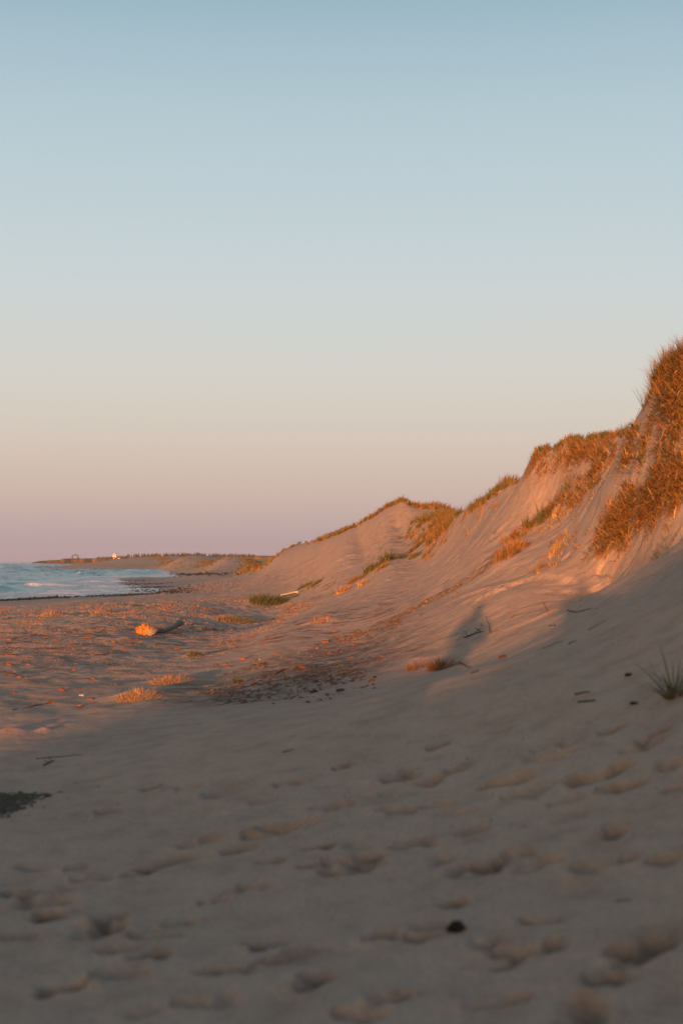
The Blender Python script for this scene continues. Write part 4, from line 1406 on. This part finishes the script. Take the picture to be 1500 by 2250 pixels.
def house():
    D = 2360.0
    c = PX(251, 1226.5, D)
    t = bpy.data.objects.new('house', None)
    COL.objects.link(t)
    t.location = c
    tag(t, 'pale sunlit house with a hipped roof on the far shore', 'house')
    k = D / FPX
    mw = rough_material('pale_wall', [(0.42, 0.34, 0.28), (0.52, 0.43, 0.36)], 1)
    mr_ = rough_material('light_roof', [(0.42, 0.30, 0.22), (0.5, 0.36, 0.27)], 1)
    mg = rough_material('window_glass', [(0.03, 0.035, 0.04), (0.05, 0.055, 0.06)], 1, rough=.2)
    bm = bmesh.new()
    box(bm, -4.6 * k, 4.6 * k, 0, 7, 1.0 * k, 5.4 * k)
    bm_obj('wall', bm, mw, t, smooth=False)
    bm = bmesh.new()
    e, tp, zz, zt = 5.8 * k, 2.6 * k, 5.4 * k, 8.6 * k
    v = [bm.verts.new(q) for q in ((-e, -.8, zz), (e, -.8, zz), (e, 7.8, zz), (-e, 7.8, zz), (-tp, 3, zt), (tp, 3, zt), (tp, 4, zt), (-tp, 4, zt))]
    for f in ((0, 1, 5, 4), (1, 2, 6, 5), (2, 3, 7, 6), (3, 0, 4, 7), (4, 5, 6, 7), (3, 2, 1, 0)):
        bm.faces.new([v[i] for i in f])
    r = bm_obj('roof', bm, mw, t, smooth=False)
    bm = bmesh.new()
    box(bm, -1.6 * k, 1.8 * k, 2.6, 4.4, 8.6 * k, 9.7 * k)
    bm_obj('cupola', bm, mr_, r, smooth=False)
    for x in (-3.0, -.9, 1.2, 3.2):
        bm = bmesh.new()
        box(bm, (x - .5) * k, (x + .5) * k, -.06, .0, 2.6 * k, 4.4 * k)
        bm_obj('window', bm, mg, t, smooth=False)
    bm = bmesh.new()
    box(bm, -1.0 * k, 2.4 * k, -4, -.1, -1.5 * k, 2.2 * k)
    bm_obj('porch', bm, mw, t, smooth=False)
    c2 = PX(261.5, 1226.6, D - 6)
    t2 = bpy.data.objects.new('shed', None)
    COL.objects.link(t2)
    t2.location = c2
    tag(t2, 'small low pale shed right of the hip roofed house', 'shed')
    bm = bmesh.new()
    box(bm, -2.6 * k, 2.6 * k, 0, 4, -1 * k, 1.6 * k)
    bm_obj('wall', bm, mw, t2, smooth=False)
    bm = bmesh.new()
    v = [bm.verts.new(q) for q in ((-3 * k, -.5, 1.6 * k), (3 * k, -.5, 1.6 * k), (3 * k, 4.5, 1.6 * k), (-3 * k, 4.5, 1.6 * k), (-3 * k, 2, 3 * k), (3 * k, 2, 3 * k))]
    for f in ((0, 1, 5, 4), (2, 3, 4, 5), (1, 2, 5), (3, 0, 4), (3, 2, 1, 0)):
        bm.faces.new([v[i] for i in f])
    bm_obj('roof', bm, mr_, t2, smooth=False)


house()


# ------------------------------------------------------------------ the people whose shadows fall on the slope
def person(x, y, label, h=1.75, arms='camera'):
    z = float(zat(x, y)[0])
    s = h / 1.75
    V = [(0, 0, .95), (0, 0, 1.12), (0, 0, 1.30), (0, .0, 1.46), (0, .02, 1.53), (0, .03, 1.62), (0, .03, 1.70)]
    Rr = [.15, .135, .15, .10, .055, .095, .075]
    E = [(i, i + 1) for i in range(6)]

    def chain(start, pts, rs):
        a = start
        for q, r in zip(pts, rs):
            V.append(q)
            Rr.append(r)
            E.append((a, len(V) - 1))
            a = len(V) - 1
    for sd in (-1, 1):
        chain(0, [(sd * .10, 0, .88), (sd * .12, .01, .50), (sd * .13, -.02, .10), (sd * .14, .12, .04)], [.10, .065, .045, .04])
        if arms == 'camera':
            chain(2, [(sd * .19, 0, 1.42), (sd * .27, .06, 1.20), (sd * .12, .24, 1.38), (sd * .07, .28, 1.46)], [.065, .05, .035, .035])
        else:
            chain(2, [(sd * .19, 0, 1.42), (sd * .25, -.01, 1.14), (sd * .26, .05, .90), (sd * .26, .07, .80)], [.065, .05, .035, .035])
    me = bpy.data.meshes.new('person')
    me.from_pydata([tuple(c * s for c in v) for v in V], E, [])
    o = link('person', me, rough_material('dark_clothes', [(0.05, 0.05, 0.06), (0.09, 0.09, 0.1)], 5), None, (x, y, z))
    md = o.modifiers.new('skin', 'SKIN')
    for i, sv in enumerate(me.skin_vertices[0].data):
        sv.radius = (Rr[i] * s * 1.2, Rr[i] * s * (.85 if i < 3 else 1.2))
        sv.use_root = (i == 0)
    o.modifiers.new('sub', 'SUBSURF').levels = 2
    tag(o, label, 'person')
    return o


def shade_at(px, py, back, label, arms):
    """somebody whose head's shadow reaches this place on the slope"""
    p = hit(px, py)
    x, y = p[0] - back * math.sin(SUN_AZ), p[1] - back * math.cos(SUN_AZ)
    h = p[2] + back * TE - float(zat(x, y)[0])
    person(x, y, label, min(h, 1.95), arms)


shade_at(1062, 1308, 21.5, 'person in dark clothes standing on the shaded sand holding a camera up', 'camera')
shade_at(1278, 1275, 26, 'person in dark clothes standing beside the photographer with arms down', 'down')


# ------------------------------------------------------------------ the evening air that pales the far shore
def haze():
    bm = bmesh.new()
    box(bm, -3500, 2500, -400, 5200, -14, 40)
    m = bpy.data.materials.new('evening_air')
    m.use_nodes = True
    n = m.node_tree
    n.nodes.clear()
    o = n.nodes.new('ShaderNodeOutputMaterial')
    v = n.nodes.new('ShaderNodeVolumePrincipled')
    v.inputs['Color'].default_value = (0.92, 0.90, 0.92, 1)
    v.inputs['Density'].default_value = 0.00003
    v.inputs['Anisotropy'].default_value = 0.0
    n.links.new(v.outputs[0], o.inputs['Volume'])
    tag(bm_obj('haze', bm, m, smooth=False), kind='stuff')


haze()
